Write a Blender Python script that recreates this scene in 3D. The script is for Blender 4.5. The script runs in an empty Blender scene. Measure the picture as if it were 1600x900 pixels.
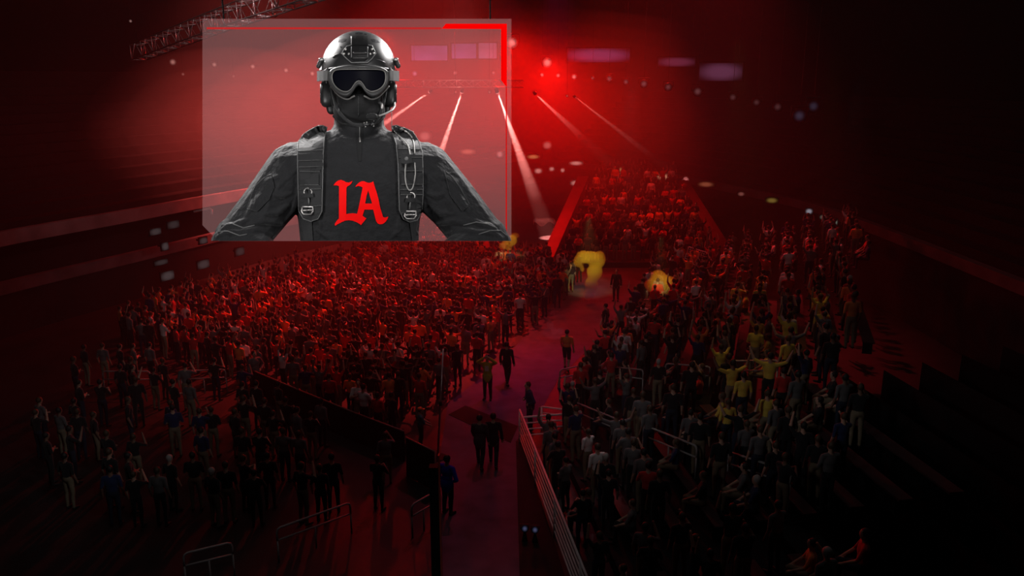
import bpy, bmesh, math, random
import numpy as np
from mathutils import Vector, Matrix
from mathutils.bvhtree import BVHTree
SC = bpy.context.scene
COL = SC.collection
RNG = random.Random(7)
PI = math.pi

# ---------------------------------------------------------------- camera, world, exposure
CAMZ, FPX, PITCH = 11.6, 1300.0, math.radians(14.2)
cam_d = bpy.data.cameras.new('camera'); cam = bpy.data.objects.new('camera', cam_d); COL.objects.link(cam)
cam.location = (0, 0, CAMZ); cam.rotation_euler = (PI/2 - PITCH, 0, 0)
cam_d.sensor_width = 36; cam_d.lens = FPX/1600*36; cam_d.clip_end = 400
SC.camera = cam
SC.view_settings.view_transform = 'Standard'; SC.view_settings.look = 'None'
SC.view_settings.exposure = 0; SC.view_settings.gamma = 1; SC.view_settings.use_curve_mapping = False
SC.cycles.use_denoising = True
SC.cycles.volume_bounces = 0
SC.cycles.max_bounces = 5
SC.cycles.transparent_max_bounces = 16
SC.cycles.sample_clamp_indirect = 0
W = bpy.data.worlds.new('world'); SC.world = W; W.use_nodes = True
W.node_tree.nodes['Background'].inputs[0].default_value = (1.0, 0.8, 0.8, 1)
W.node_tree.nodes['Background'].inputs[1].default_value = 0.0015

Fv = Vector((0, math.cos(PITCH), -math.sin(PITCH))); Uv = Vector((0, math.sin(PITCH), math.cos(PITCH))); Rv = Vector((1, 0, 0))
CAMP = Vector((0, 0, CAMZ))
def ray(px, py): return (Fv + Rv*((px-800)/FPX) + Uv*((450-py)/FPX))
def at(px, py, depth): return CAMP + ray(px, py)*depth            # depth along the view axis
def ground(px, py, z=0.0):
    d = ray(px, py); return CAMP + d*((z-CAMZ)/d.z)
def proj(p):
    v = Vector(p)-CAMP; d = v.dot(Fv)
    return 800+FPX*v.dot(Rv)/d, 450-FPX*v.dot(Uv)/d, d

# ---------------------------------------------------------------- lights
def look(o, target):
    o.rotation_euler = (Vector(target)-o.location).to_track_quat('-Z', 'Y').to_euler()
def spot(name, loc, target, watts, col, deg, blend=0.5, radius=0.1):
    d = bpy.data.lights.new(name, 'SPOT'); o = bpy.data.objects.new(name, d); COL.objects.link(o)
    o.location = loc; d.energy = watts; d.color = col; d.spot_size = math.radians(deg); d.spot_blend = blend
    d.shadow_soft_size = radius; look(o, target); return o
def point(name, loc, watts, col, radius=0.1):
    d = bpy.data.lights.new(name, 'POINT'); o = bpy.data.objects.new(name, d); COL.objects.link(o)
    o.location = loc; d.energy = watts; d.color = col; d.shadow_soft_size = radius; return o
RED = (1.0, 0.004, 0.0015)
HAZE = 0.0035
KEY_W, RIM_W, YEL_W = 660, 5200, 2100
# beams: lamp, photo position, radius, aim, aim depth, watts, cone
BEAMS = [(0, 672, 143, 3.0, (508, 258), 58, 330000, 5.0), (1, 722, 143, 3.2, (660, 320), 58, 460000, 6.0), (2, 777, 143, 3.6, (851, 350), 61, 460000, 7.0),
         (3, 836, 146, 3.0, (962, 264), 70, 110000, 4.0), (4, 898, 151, 2.5, (1062, 278), 64, 60000, 3.2)]
# red floods of the far lighting rig
spot('flood_light', at(806, 66, 57), (-6, 34, 0), 14000, RED, 128, 1.0, 0.4)
spot('flood_light', at(858, 98, 57), (0, 38, 0), 20500, RED, 128, 1.0, 0.4)
spot('flood_light', at(600, 60, 60), (-12, 42, 3), 9000, RED, 110, 1.0, 0.4)
# wash over the seating left and right of the walkway
spot('wash_light', (-2, 52, 27), (-7, 38.5, 0), 108000, (1.0, .035, .03), 40, 1.0, 0.3)
spot('wash_light', (7, 52, 28), (7, 56, 1), 36000, (1.0, .02, .012), 36, 1.0, 0.3)
spot('wash_light', (10, 48, 27), (10, 38, 2), 24000, (1.0, .03, .04), 40, 1.0, 0.3)
spot('wash_light', (-10, 46, 27), (-17, 54, 9), 98000, (1.0, .10, .08), 46, 1.0, 0.3)
# pale unseen spots added so the two trusses stand out
spot('truss_fill', at(720, -60, 44), at(720, 131, 52), 1500, (1, .45, .42), 40, .8, .1)
spot('truss_fill', at(420, -140, 22), at(330, 38, 30), 900, (1, .6, .6), 55, .8, .1)
# magenta wash on the walkway, faint red nearer the camera
spot('walkway_light', (2, 36, 17), (1.0, 31.5, 0), 2600, (1.0, .03, .30), 34, 1.0, 0.3)
spot('walkway_light', (0, 30, 15), (-1.0, 23, 0), 1100, (1.0, .05, .14), 44, 1.0, 0.3)
# dim white fill added overhead to lift the dark near seating
hl = bpy.data.lights.new('overhead_fill', 'AREA'); hlo = bpy.data.objects.new('overhead_fill', hl); COL.objects.link(hlo); hlo.location = (0, 24, 27)
hl.shape = 'RECTANGLE'; hl.size, hl.size_y, hl.energy, hl.color = 36, 18, 200, (1, .97, .95)
# warm and white patches on the right seating
spot('warm_light', (6.5, 25, 13), (7.0, 23.6, 3.0), 420, (1.0, .66, .14), 26, 1.0, 0.2)
spot('warm_light', (10.5, 28, 13), (9.8, 26.2, 4.0), 320, (1.0, .66, .14), 17, 1.0, 0.2)
spot('warm_light', (10, 34, 13), (9.3, 32.1, 3.0), 320, (1.0, .66, .14), 15, 1.0, 0.2)
spot('white_light', (3.5, 25, 12), (2.7, 21.3, 1.2), 420, (1.0, .95, .95), 19, 1.0, 0.2)
spot('white_light', (10.5, 26, 12), (9.6, 23.6, 4.0), 130, (.9, .9, 1.0), 22, 1.0, 0.2)

# ---------------------------------------------------------------- materials
MATS = {}
def mat(name, col, rough=0.7, spec=0.3, metal=0.0, bump=None, vary=None, sheen=0.0, coat=0.0):
    if name in MATS: return MATS[name]
    m = bpy.data.materials.new(name); m.use_nodes = True; nt = m.node_tree; b = nt.nodes['Principled BSDF']
    b.inputs['Base Color'].default_value = (*col, 1); b.inputs['Roughness'].default_value = rough
    b.inputs['Specular IOR Level'].default_value = spec; b.inputs['Metallic'].default_value = metal
    b.inputs['Sheen Weight'].default_value = sheen; b.inputs['Coat Weight'].default_value = coat
    tc = nt.nodes.new('ShaderNodeTexCoord')
    n = nt.nodes.new('ShaderNodeTexNoise'); n.inputs['Scale'].default_value = vary[0] if vary else 3.0; n.inputs['Detail'].default_value = 4
    nt.links.new(tc.outputs['Object'], n.inputs['Vector'])
    r = nt.nodes.new('ShaderNodeValToRGB'); f = vary[1] if vary else 0.15
    r.color_ramp.elements[0].position = .3; r.color_ramp.elements[1].position = .7
    r.color_ramp.elements[0].color = (*[c*(1-f) for c in col], 1); r.color_ramp.elements[1].color = (*[min(1, c*(1+f)) for c in col], 1)
    nt.links.new(n.outputs['Fac'], r.inputs['Fac']); nt.links.new(r.outputs['Color'], b.inputs['Base Color'])
    if bump:
        n2 = nt.nodes.new('ShaderNodeTexNoise'); n2.inputs['Scale'].default_value = bump[0]; n2.inputs['Detail'].default_value = 5
        nt.links.new(tc.outputs['Object'], n2.inputs['Vector'])
        bp = nt.nodes.new('ShaderNodeBump'); bp.inputs['Strength'].default_value = bump[1]; bp.inputs['Distance'].default_value = bump[2]
        nt.links.new(n2.outputs['Fac'], bp.inputs['Height']); nt.links.new(bp.outputs['Normal'], b.inputs['Normal'])
    MATS[name] = m; return m
def glow(name, col, strength, rough_pattern=None):
    if name in MATS: return MATS[name]
    m = bpy.data.materials.new(name); m.use_nodes = True; nt = m.node_tree; nt.nodes.clear()
    o = nt.nodes.new('ShaderNodeOutputMaterial'); e = nt.nodes.new('ShaderNodeEmission')
    e.inputs[0].default_value = (*col, 1); e.inputs[1].default_value = strength
    if rough_pattern:
        tc = nt.nodes.new('ShaderNodeTexCoord'); n = nt.nodes.new('ShaderNodeTexNoise'); n.inputs['Scale'].default_value = rough_pattern
        nt.links.new(tc.outputs['Object'], n.inputs['Vector'])
        r = nt.nodes.new('ShaderNodeValToRGB'); r.color_ramp.elements[0].position = .35; r.color_ramp.elements[1].position = .65
        r.color_ramp.elements[0].color = (*[c*.45 for c in col], 1); r.color_ramp.elements[1].color = (*col, 1)
        nt.links.new(n.outputs['Fac'], r.inputs['Fac']); nt.links.new(r.outputs['Color'], e.inputs[0])
    nt.links.new(e.outputs[0], o.inputs[0]); MATS[name] = m; return m
def glow_soft(name, col, strength, scale):                           # blurred halo put into the emission, fading from middle to rim
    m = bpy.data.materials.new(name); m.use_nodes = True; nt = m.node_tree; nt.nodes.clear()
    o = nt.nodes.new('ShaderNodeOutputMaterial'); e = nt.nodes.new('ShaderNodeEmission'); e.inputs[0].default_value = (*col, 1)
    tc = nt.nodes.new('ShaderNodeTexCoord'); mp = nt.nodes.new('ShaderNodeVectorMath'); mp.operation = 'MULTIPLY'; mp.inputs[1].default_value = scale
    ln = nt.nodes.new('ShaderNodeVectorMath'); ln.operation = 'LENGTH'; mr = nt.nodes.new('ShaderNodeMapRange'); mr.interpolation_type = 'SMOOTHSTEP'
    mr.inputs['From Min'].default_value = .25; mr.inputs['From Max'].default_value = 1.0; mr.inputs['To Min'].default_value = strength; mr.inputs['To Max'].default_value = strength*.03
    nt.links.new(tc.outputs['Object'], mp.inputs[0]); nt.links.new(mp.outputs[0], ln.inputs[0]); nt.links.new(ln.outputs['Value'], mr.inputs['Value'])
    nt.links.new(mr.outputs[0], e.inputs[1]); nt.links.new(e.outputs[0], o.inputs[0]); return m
def smoke(name, col, dens, aniso=0.0):
    m = bpy.data.materials.new(name); m.use_nodes = True; nt = m.node_tree; nt.nodes.clear()
    o = nt.nodes.new('ShaderNodeOutputMaterial'); v = nt.nodes.new('ShaderNodeVolumeScatter')
    v.inputs['Color'].default_value = (*col, 1); v.inputs['Density'].default_value = dens; v.inputs['Anisotropy'].default_value = aniso
    nt.links.new(v.outputs[0], o.inputs['Volume']); m.cycles.volume_sampling = 'EQUIANGULAR'; return m

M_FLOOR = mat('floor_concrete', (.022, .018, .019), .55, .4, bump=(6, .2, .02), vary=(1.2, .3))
M_DARK = mat('black_paint', (.012, .012, .013), .8, .2)
M_DARKW = mat('dark_wall', (.02, .018, .02), .9, .2)
M_CEIL = mat('black_ceiling', (.008, .008, .009), .95, .1)
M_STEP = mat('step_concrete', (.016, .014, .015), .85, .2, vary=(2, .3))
M_BAND = mat('pale_fascia', (.20, .18, .19), .6, .3, vary=(.8, .3))
M_BAND2 = mat('grey_fascia', (.11, .09, .10), .7, .3, vary=(.8, .35))
M_STEEL = mat('steel_tube', (.55, .52, .52), .35, .5, metal=.9)
M_ALU = mat('truss_aluminium', (.6, .58, .58), .4, .5, metal=.7)
M_HRAIL = mat('grey_rail', (.30, .28, .28), .5, .5)
M_RAIL = mat('painted_rail', (.72, .66, .66), .5, .5, metal=.0)

# ---------------------------------------------------------------- mesh helpers
def tag(o, label=None, cat=None, group=None, kind=None):
    if label: o['label'] = label
    if cat: o['category'] = cat
    if group: o['group'] = group
    if kind: o['kind'] = kind
    return o
def empty(name, loc, rot=None):
    o = bpy.data.objects.new(name, None); COL.objects.link(o); o.location = loc
    if rot: o.rotation_euler = rot
    o.empty_display_size = .2
    return o
class MB:
    def __init__(s): s.v = []; s.f = []; s.m = []
    def add(s, vs, fs, m=0):
        b = len(s.v); s.v += [tuple(v) for v in vs]; s.f += [tuple(i+b for i in f) for f in fs]; s.m += [m]*len(fs); return s
    def box(s, c, size, rz=0.0, m=0):
        hx, hy, hz = size[0]/2, size[1]/2, size[2]/2; ca, sa = math.cos(rz), math.sin(rz)
        vs = [(c[0]+x*ca-y*sa, c[1]+x*sa+y*ca, c[2]+z) for x in (-hx, hx) for y in (-hy, hy) for z in (-hz, hz)]
        return s.add(vs, [(0, 1, 3, 2), (4, 6, 7, 5), (0, 4, 5, 1), (2, 3, 7, 6), (0, 2, 6, 4), (1, 5, 7, 3)], m)
    def tube(s, pts, r, n=8, m=0, caps=True, flat=1.0):
        pts = [Vector(p) for p in pts]; rs = r if isinstance(r, (list, tuple)) else [r]*len(pts)
        vs = []; nrm = None
        for i, p in enumerate(pts):
            t = (pts[min(i+1, len(pts)-1)]-pts[max(i-1, 0)]).normalized()
            if nrm is None:
                nrm = t.cross(Vector((0, 0, 1)))
                if nrm.length < .05: nrm = t.cross(Vector((1, 0, 0)))
            nrm = (nrm - t*nrm.dot(t)).normalized(); bn = t.cross(nrm)
            for k in range(n):
                a = 2*PI*k/n; vs.append(p+nrm*math.cos(a)*rs[i]+bn*math.sin(a)*rs[i]*flat)
        fs = []
        for i in range(len(pts)-1):
            for k in range(n):
                fs.append((i*n+k, i*n+(k+1) % n, (i+1)*n+(k+1) % n, (i+1)*n+k))
        if caps: fs += [tuple(range(n))[::-1], tuple((len(pts)-1)*n+k for k in range(n))]
        return s.add(vs, fs, m)
    def ell(s, c, r, nu=16, nv=10, m=0):
        vs = [(c[0], c[1], c[2]+r[2])]; fs = []
        for j in range(1, nv):
            ph = PI*j/nv
            for i in range(nu):
                a = 2*PI*i/nu; vs.append((c[0]+r[0]*math.sin(ph)*math.cos(a), c[1]+r[1]*math.sin(ph)*math.sin(a), c[2]+r[2]*math.cos(ph)))
        vs.append((c[0], c[1], c[2]-r[2])); L = len(vs)-1
        for i in range(nu):
            fs.append((0, 1+i, 1+(i+1) % nu)); fs.append((L, L-nu+(i+1) % nu, L-nu+i))
        for j in range(nv-2):
            for i in range(nu):
                a = 1+j*nu+i; b = 1+j*nu+(i+1) % nu; fs.append((a, a+nu, b+nu, b))
        return s.add(vs, fs, m)
    def caps(s, a, ra, b, rb, n=12, m=0):                         # tapered capsule
        a = Vector(a); b = Vector(b); t = (b-a)
        L = t.length; t = t/L if L > 1e-6 else Vector((0, 0, 1))
        pts = []; rs = []
        for k in range(5):
            an = PI/2*(1-k/4); pts.append(a-t*ra*math.sin(an)); rs.append(max(ra*math.cos(an), ra*.02))
        for k in range(5):
            an = PI/2*k/4; pts.append(b+t*rb*math.sin(an)); rs.append(max(rb*math.cos(an), rb*.02))
        return s.tube(pts, rs, n, m)
    def prism(s, poly, depth_vec, m=0):
        n = len(poly); d = Vector(depth_vec); vs = [Vector(p) for p in poly]+[Vector(p)+d for p in poly]
        fs = [tuple(range(n))[::-1], tuple(range(n, 2*n))]+[(i, (i+1) % n, n+(i+1) % n, n+i) for i in range(n)]
        return s.add(vs, fs, m)
    def mesh(s, name, mats, smooth=False):
        me = bpy.data.meshes.new(name); me.from_pydata(s.v, [], s.f)
        for x in (mats if isinstance(mats, (list, tuple)) else [mats]): me.materials.append(x)
        me.polygons.foreach_set('material_index', s.m)
        bm = bmesh.new(); bm.from_mesh(me); bmesh.ops.recalc_face_normals(bm, faces=bm.faces); bm.to_mesh(me); bm.free()
        if smooth: me.polygons.foreach_set('use_smooth', [True]*len(me.polygons))
        me.update(); return me
    def build(s, name, mats, parent=None, smooth=False, loc=None):
        o = bpy.data.objects.new(name, s.mesh(name, mats, smooth)); COL.objects.link(o)
        if loc is not None: o.location = loc
        if parent: o.parent = parent
        return o
def evald(o):
    dg = bpy.context.evaluated_depsgraph_get(); dg.update()
    return bpy.data.meshes.new_from_object(o.evaluated_get(dg), depsgraph=dg)
def remesh(mb, voxel, smooth_it=4, dec=None, fac=.5):
    me = mb.mesh('tmp', []); o = bpy.data.objects.new('tmp', me); COL.objects.link(o)
    r = o.modifiers.new('r', 'REMESH'); r.mode = 'VOXEL'; r.voxel_size = voxel; r.adaptivity = 0
    s = o.modifiers.new('s', 'SMOOTH'); s.iterations = smooth_it; s.factor = fac
    if dec: d = o.modifiers.new('d', 'DECIMATE'); d.ratio = dec
    out = evald(o); bpy.data.objects.remove(o); bpy.data.meshes.remove(me); return out
def structure(o, label=None):
    o['kind'] = 'structure'
    if label: o['label'] = label
    return o

# ---------------------------------------------------------------- the hall: floor, walls, ceiling, bowl
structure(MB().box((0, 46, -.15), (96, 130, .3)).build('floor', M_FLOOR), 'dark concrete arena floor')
WALK = [ground(*p) for p in ((690, 905), (812, 905), (806, 690), (838, 655), (872, 592), (945, 520), (1003, 440), (960, 428), (905, 428), (862, 476), (800, 548), (745, 596), (700, 630), (689, 700))]
structure(MB().prism([(p.x, p.y, 0) for p in WALK], (0, 0, .008)).build('floor_walkway', mat('walkway_vinyl', (.085, .06, .10), .75, .25, vary=(1.5, .25))), 'bare walkway floor between the two crowds')
EDGE = [ground(*p) for p in ((812, 905), (806, 690), (816, 690), (884, 905))]
structure(MB().prism([(p.x, p.y, 0) for p in EDGE], (0, 0, .012)).build('floor_edge_strip', M_DARK), 'black strip of floor beside the walkway fence')
structure(MB().box((0, 46, 30.15), (96, 130, .3)).build('ceiling', M_CEIL), 'black arena ceiling lost in the dark')
structure(MB().box((-48, 46, 15), (.3, 130, 30)).build('wall_left', M_DARKW), 'black outer wall at left')
structure(MB().box((48, 46, 15), (.3, 130, 30)).build('wall_right', M_DARKW), 'black outer wall at right')
structure(MB().box((0, 111, 15), (96, .3, 30)).build('wall_back', M_DARKW), 'black wall at the far end')
BOWL_L = [(-27, 8), (-26, 20), (-24, 34), (-20, 44), (-15.5, 54), (-8, 65), (2.8, 79)]
BOWL_R = [(2.8, 79), (11, 70), (15.5, 60), (18.2, 52), (19.0, 45), (19.4, 30), (19.6, 8)]
def smooth_line(P, n=6):
    out = []
    for i in range(len(P)-1):
        p0 = P[max(i-1, 0)]; p1 = P[i]; p2 = P[i+1]; p3 = P[min(i+2, len(P)-1)]
        for k in range(n):
            t = k/n
            out.append(tuple(.5*((2*p1[j])+(-p0[j]+p2[j])*t+(2*p0[j]-5*p1[j]+4*p2[j]-p3[j])*t*t+(-p0[j]+3*p1[j]-3*p2[j]+p3[j])*t**3) for j in range(len(p1))))
    out.append(tuple(P[-1])); return out
BL = smooth_line(BOWL_L); BR = smooth_line(BOWL_R)
def offs(line, d):
    out = []
    for i, p in enumerate(line):
        a = line[max(i-1, 0)]; b = line[min(i+1, len(line)-1)]; t = Vector((b[0]-a[0], b[1]-a[1])).normalized()
        out.append((p[0]-t.y*d, p[1]+t.x*d))
    return out
def ribbon(line, z0, z1, d0, d1, mb=None):
    mb = mb or MB(); A = offs(line, d0); B = offs(line, d1); n = len(line); vs = []
    for a, b in zip(A, B): vs += [(a[0], a[1], z0), (a[0], a[1], z1), (b[0], b[1], z1), (b[0], b[1], z0)]
    fs = []
    for i in range(n-1):
        for k in range(4): fs.append((4*i+k, 4*i+(k+1) % 4, 4*i+4+(k+1) % 4, 4*i+4+k))
    fs += [(0, 1, 2, 3), (4*n-4, 4*n-1, 4*n-2, 4*n-3)]
    return mb.add(vs, fs)
structure(ribbon(BL, 0, 2.0, 0, .3).build('wall_bowl_left', M_DARKW), 'black wall at the foot of the left stand')
structure(ribbon(BL, 2.0, 2.55, -.06, .3).build('trim_1', M_BAND2), 'grey band along the top of the left wall')
structure(ribbon(BL, 2.0, 4.2, 1.4, 1.7).build('wall_concourse_left', M_DARKW), 'dark concourse wall behind the left band')
structure(ribbon(BL, 1.9, 2.0, .3, 1.7).build('floor_concourse_left', M_STEP), 'concourse floor of the left stand')
structure(ribbon(BL, 4.2, 4.85, -.1, .25).build('trim_2', M_BAND), 'pale fascia of the upper left balcony')
up = MB(); ribbon(BL, 4.1, 4.2, .2, 3, up)
for k in range(16): ribbon(BL, 4.2, 4.5+.5*k, .25+.95*k, .25+.95*(k+1), up)
structure(up.build('floor_upper_stand_left', M_STEP), 'steps of the upper left stand')
structure(ribbon(BR, 0, 3.6, 0, .3).build('wall_bowl_right', M_DARKW), 'black wall behind the right seating')
structure(ribbon(BR, 3.6, 4.1, -.1, .3).build('trim_3', M_BAND2), 'grey fascia of the right balcony')
up = MB()
for k in range(14): ribbon(BR, 3.4, 3.7+.5*k, .3+.95*k, .3+.95*(k+1), up)
structure(up.build('floor_upper_stand_right', M_STEP), 'steps of the upper right stand')

# right seating: steps that rise away from the walkway
E0 = Vector((.45, 25.3)); ED = Vector((.303, .953)).normalized(); EP = Vector((ED.y, -ED.x))
STEP_D, STEP_H, NSTEP = .95, .33, 15
FD = Vector((1.70, -11.6)).normalized()                              # the near part runs along the fence
def step_pt(o, t): return E0+EP*o+(ED*t if t >= 0 else FD*(-t))
def tier_z(x, y):
    q = Vector((x, y))-E0; o = q.dot(EP); det = EP.x*FD.y-EP.y*FD.x; sn = (EP.x*q.y-EP.y*q.x)/det
    if sn > 0: o = (q.x*FD.y-q.y*FD.x)/det
    return 0 if o < 1 else STEP_H*min(NSTEP, int((o-1)/STEP_D)+1)
def in_right(x, y):
    for i in range(len(BR)-1):
        (x0, y0), (x1, y1) = BR[i], BR[i+1]
        if min(y0, y1) <= y <= max(y0, y1) and y0 != y1:
            return x < x0+(x1-x0)*(y-y0)/(y1-y0)-.3
    return False
st = MB()
for k in range(NSTEP):
    o = 1+STEP_D*k; t1 = -16
    while t1 < 26 and in_right(*step_pt(o+STEP_D, t1+.5)): t1 += .5
    ta, tb = -16, min(t1, 24.5-.25*k)
    P = [step_pt(o, ta), step_pt(o+STEP_D, ta), step_pt(o+STEP_D, 0), step_pt(o+STEP_D, tb), step_pt(o, tb), step_pt(o, 0)]
    st.prism([(p.x, p.y, 0) for p in P], (0, 0, STEP_H*(k+1)))
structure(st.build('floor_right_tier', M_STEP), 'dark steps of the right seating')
# far tier behind the stage end
FT0 = Vector((5.5, 51.5))
def far_z(y): return max(0, .36*(int((y-51)/1.0)+1)) if y >= 51 else 0
ft = MB()
for k in range(11):
    y0 = 51+k; x0 = 2.6+.30*k; x1 = 13.2-.10*k
    if k > 7: x1 = 12.3-(k-7)*.5
    ft.box(((x0+x1)/2, y0+.5, .18*(k+1)), (x1-x0, 1.0, .36*(k+1)))
structure(ft.build('floor_far_tier', M_STEP), 'steps of the far seating block')
fl = MB()
for k in range(9):
    y0 = 52+k; fl.box((-5.2-.2*k, y0+.5, .18*(k+1)), (6.0, 1.0, .36*(k+1)))
structure(fl.build('floor_far_left_tier', M_STEP), 'steps of the far left seating block')

# ---------------------------------------------------------------- haze
hz = MB().box((0, 65.2, 14.9), (95, 90.6, 29.6)).build('haze', smoke('haze_air', (1, .95, .95), HAZE, .25))
for (cx, cy, dp), rr, dens, n in (((820, 196, 52), (20.5, 9, 7.0), .050, 7), ((370, 195, 51), (9, 5.5, 4.6), .034, 4)):
    for k in range(n):                                                # thicker towards the middle of each bank
        f = 1-.72*k/(n-1); mb = MB(); mb.ell((0, 0, 0), [v*f for v in rr], 40, 24); o = mb.build('smoke_bank', smoke('stage_smoke', (1, .95, .95), dens/n, .2), None, True, at(cx, cy-k*2, dp)); tag(o, 'bank of smoke hanging around the stage truss and beam lights', 'smoke', kind='stuff')
tag(hz, 'thin smoky haze filling the whole arena', 'haze', kind='stuff')
# ---------------------------------------------------------------- the hanging panel and the masked figure in front of it
PD = 13.0; PS = PD/FPX                                              # distance of the figure, metres per photo pixel there
RIG_O = at(560, 376, PD); RIG_R = cam.rotation_euler.to_matrix()
def L(px, py, dz=0.0):                                              # a point of the figure, in the frame of its base
    d = PD - dz*PS; w = CAMP + ray(px, py)*d - RIG_O
    return Vector((w.dot(Rv), w.dot(Uv), -w.dot(Fv)))
def localise(me):
    n = len(me.vertices); co = np.empty(n*3); me.vertices.foreach_get('co', co); co = co.reshape(-1, 3)
    out = np.array([L(c[0], c[2], -c[1]) for c in co]); me.vertices.foreach_set('co', out.ravel()); me.update()
# modelling frame: x = photo x, y = minus depth towards the viewer, z = photo y (downwards)
def Q(px, py, dz): return Vector((px, -dz, py))
def put(name, me, mats, parent, smooth=True):
    for x in (mats if isinstance(mats, (list, tuple)) else [mats]): me.materials.append(x)
    localise(me); bm = bmesh.new(); bm.from_mesh(me); bmesh.ops.recalc_face_normals(bm, faces=bm.faces); bm.to_mesh(me); bm.free()
    if smooth: me.polygons.foreach_set('use_smooth', [True]*len(me.polygons))
    o = bpy.data.objects.new(name, me); COL.objects.link(o); o.parent = parent; me.name = name; return o
def putmb(name, mb, mats, parent, smooth=False):
    me = mb.mesh(name, [])
    o = put(name, me, mats, parent, smooth)
    if not isinstance(mats, (list, tuple)): me.polygons.foreach_set('material_index', [0]*len(me.polygons))
    return o
def bisect(me, co, no):
    bm = bmesh.new(); bm.from_mesh(me)
    g = bmesh.ops.bisect_plane(bm, geom=bm.verts[:]+bm.edges[:]+bm.faces[:], plane_co=co, plane_no=no, clear_outer=True)
    ed = [e for e in g['geom_cut'] if isinstance(e, bmesh.types.BMEdge)]
    bmesh.ops.holes_fill(bm, edges=ed, sides=0); bm.to_mesh(me); bm.free()
CUT = 376.4
M_SHIRT = mat('charcoal_shirt', (.0068, .0068, .0080), .75, .22, bump=(6.5, .55, .09), vary=(9, .18), sheen=.16)
M_STRAP = mat('webbing_black', (.010, .010, .011), .7, .3, bump=(60, .5, .01), sheen=.2)
M_PIPE = mat('webbing_edge', (.10, .10, .10), .6, .4)
M_MASK = mat('mask_fabric', (.0055, .0055, .006), .7, .2, bump=(40, .25, .01), sheen=.15)
M_HELM = mat('helmet_shell', (.012, .012, .0125), .42, .6, bump=(8, .05, .02), vary=(5, .35))
M_HDARK = mat('helmet_mount', (.006, .006, .0065), .45, .4)
M_GFR = mat('goggle_frame', (.024, .0235, .0235), .5, .4)
M_LENS = mat('goggle_lens', (.0008, .0008, .003), .55, .06)
M_GSTR = mat('goggle_strap', (.085, .083, .082), .8, .2, bump=(60, .4, .01))
M_METAL = mat('buckle_metal', (.45, .43, .42), .35, .6, metal=.8)
M_CABLE = mat('cable_grey', (.30, .29, .28), .5, .4)
M_EMB = mat('emblem_red', (.95, .002, .002), .6, .1)
SOL = empty('masked_soldier_figure', RIG_O, cam.rotation_euler)
tag(SOL, 'dark masked soldier bust in helmet and goggles with red LA on chest', 'person')

# --- body: torso, neck, head and sleeves as one surface
def ringloft(rows, n=40):                                          # rows: (py, cx, half width, depth front, depth back)
    mb = MB(); vs = []
    for (y, cx, hw, zf, zb) in rows:
        for k in range(n):
            a = 2*PI*k/n; c, s = math.cos(a), math.sin(a)
            ex = abs(c)**.8*(1 if c > 0 else -1); ez = abs(s)**.85*(1 if s > 0 else -1)
            vs.append(Q(cx+hw*ex, y, (zf if ez > 0 else zb)*ez))
    fs = [(i*n+k, i*n+(k+1) % n, (i+1)*n+(k+1) % n, (i+1)*n+k) for i in range(len(rows)-1) for k in range(n)]
    fs += [tuple(range(n)), tuple((len(rows)-1)*n+k for k in range(n))]
    return mb.add(vs, fs)
def body_prims():
    mb = ringloft([(192, 561, 37, 30, 40), (203, 561, 44, 33, 44), (212, 561, 62, 38, 48), (220, 561, 84, 43, 50), (232, 561, 100, 50, 54), (252, 561, 105, 58, 56),
                   (285, 561, 106, 64, 55), (320, 561, 100, 63, 52), (345, 561, 95, 59, 50), (376, 561, 92, 56, 48), (396, 561, 91, 55, 48)])
    mb.tube([Q(561, 150, 2), Q(561, 175, 4), Q(561, 205, 0), Q(561, 222, -4)], [37, 38, 40, 46], 28, flat=1)
    mb.ell(Q(560, 118, -4), (46, 58, 52), 28, 18)                   # cranium
    mb.ell(Q(560, 154, 20), (40, 42, 42), 28, 18)                   # jaw under the mask
    mb.caps(Q(561, 124, 52), 7, Q(561, 138, 58), 9)                # nose
    mb.caps(Q(545, 172, 30), 25, Q(577, 172, 30), 25)               # chin
    for s in (-1, 1):
        def X(x): return 561+s*x
        e = 6 if s > 0 else 0
        mb.caps(Q(X(30), 226, -8), 27, Q(X(88), 256, -4), 36)       # trapezius to shoulder
        mb.caps(Q(X(72), 262, 14), 40, Q(X(100), 268, -2), 47)
        mb.caps(Q(X(101), 270, -2), 47, Q(X(140+e), 318, 0), 42)
        mb.caps(Q(X(140+e), 318, 0), 42, Q(X(178+e), 366, 6), 40)
        mb.caps(Q(X(178+e), 366, 6), 39, Q(X(196+e), 384, 14), 37)
        mb.caps(Q(X(190+e), 374, 10), 38, Q(X(158), 402, 36), 36)   # forearm turned in and forward
    return mb
def bvh_of(me):
    bm = bmesh.new(); bm.from_mesh(me); b = BVHTree.FromBMesh(bm); bm.free(); return b
def front(b, px, py, default=0.0):
    h = b.ray_cast(Vector((px, -400, py)), Vector((0, 1, 0)))
    return -h[0].y if h[0] else default
base = remesh(body_prims(), 2.2, 6)
B0 = bvh_of(base)
folds = []                                                          # sleeve and shirt creases: polylines and radius
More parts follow.
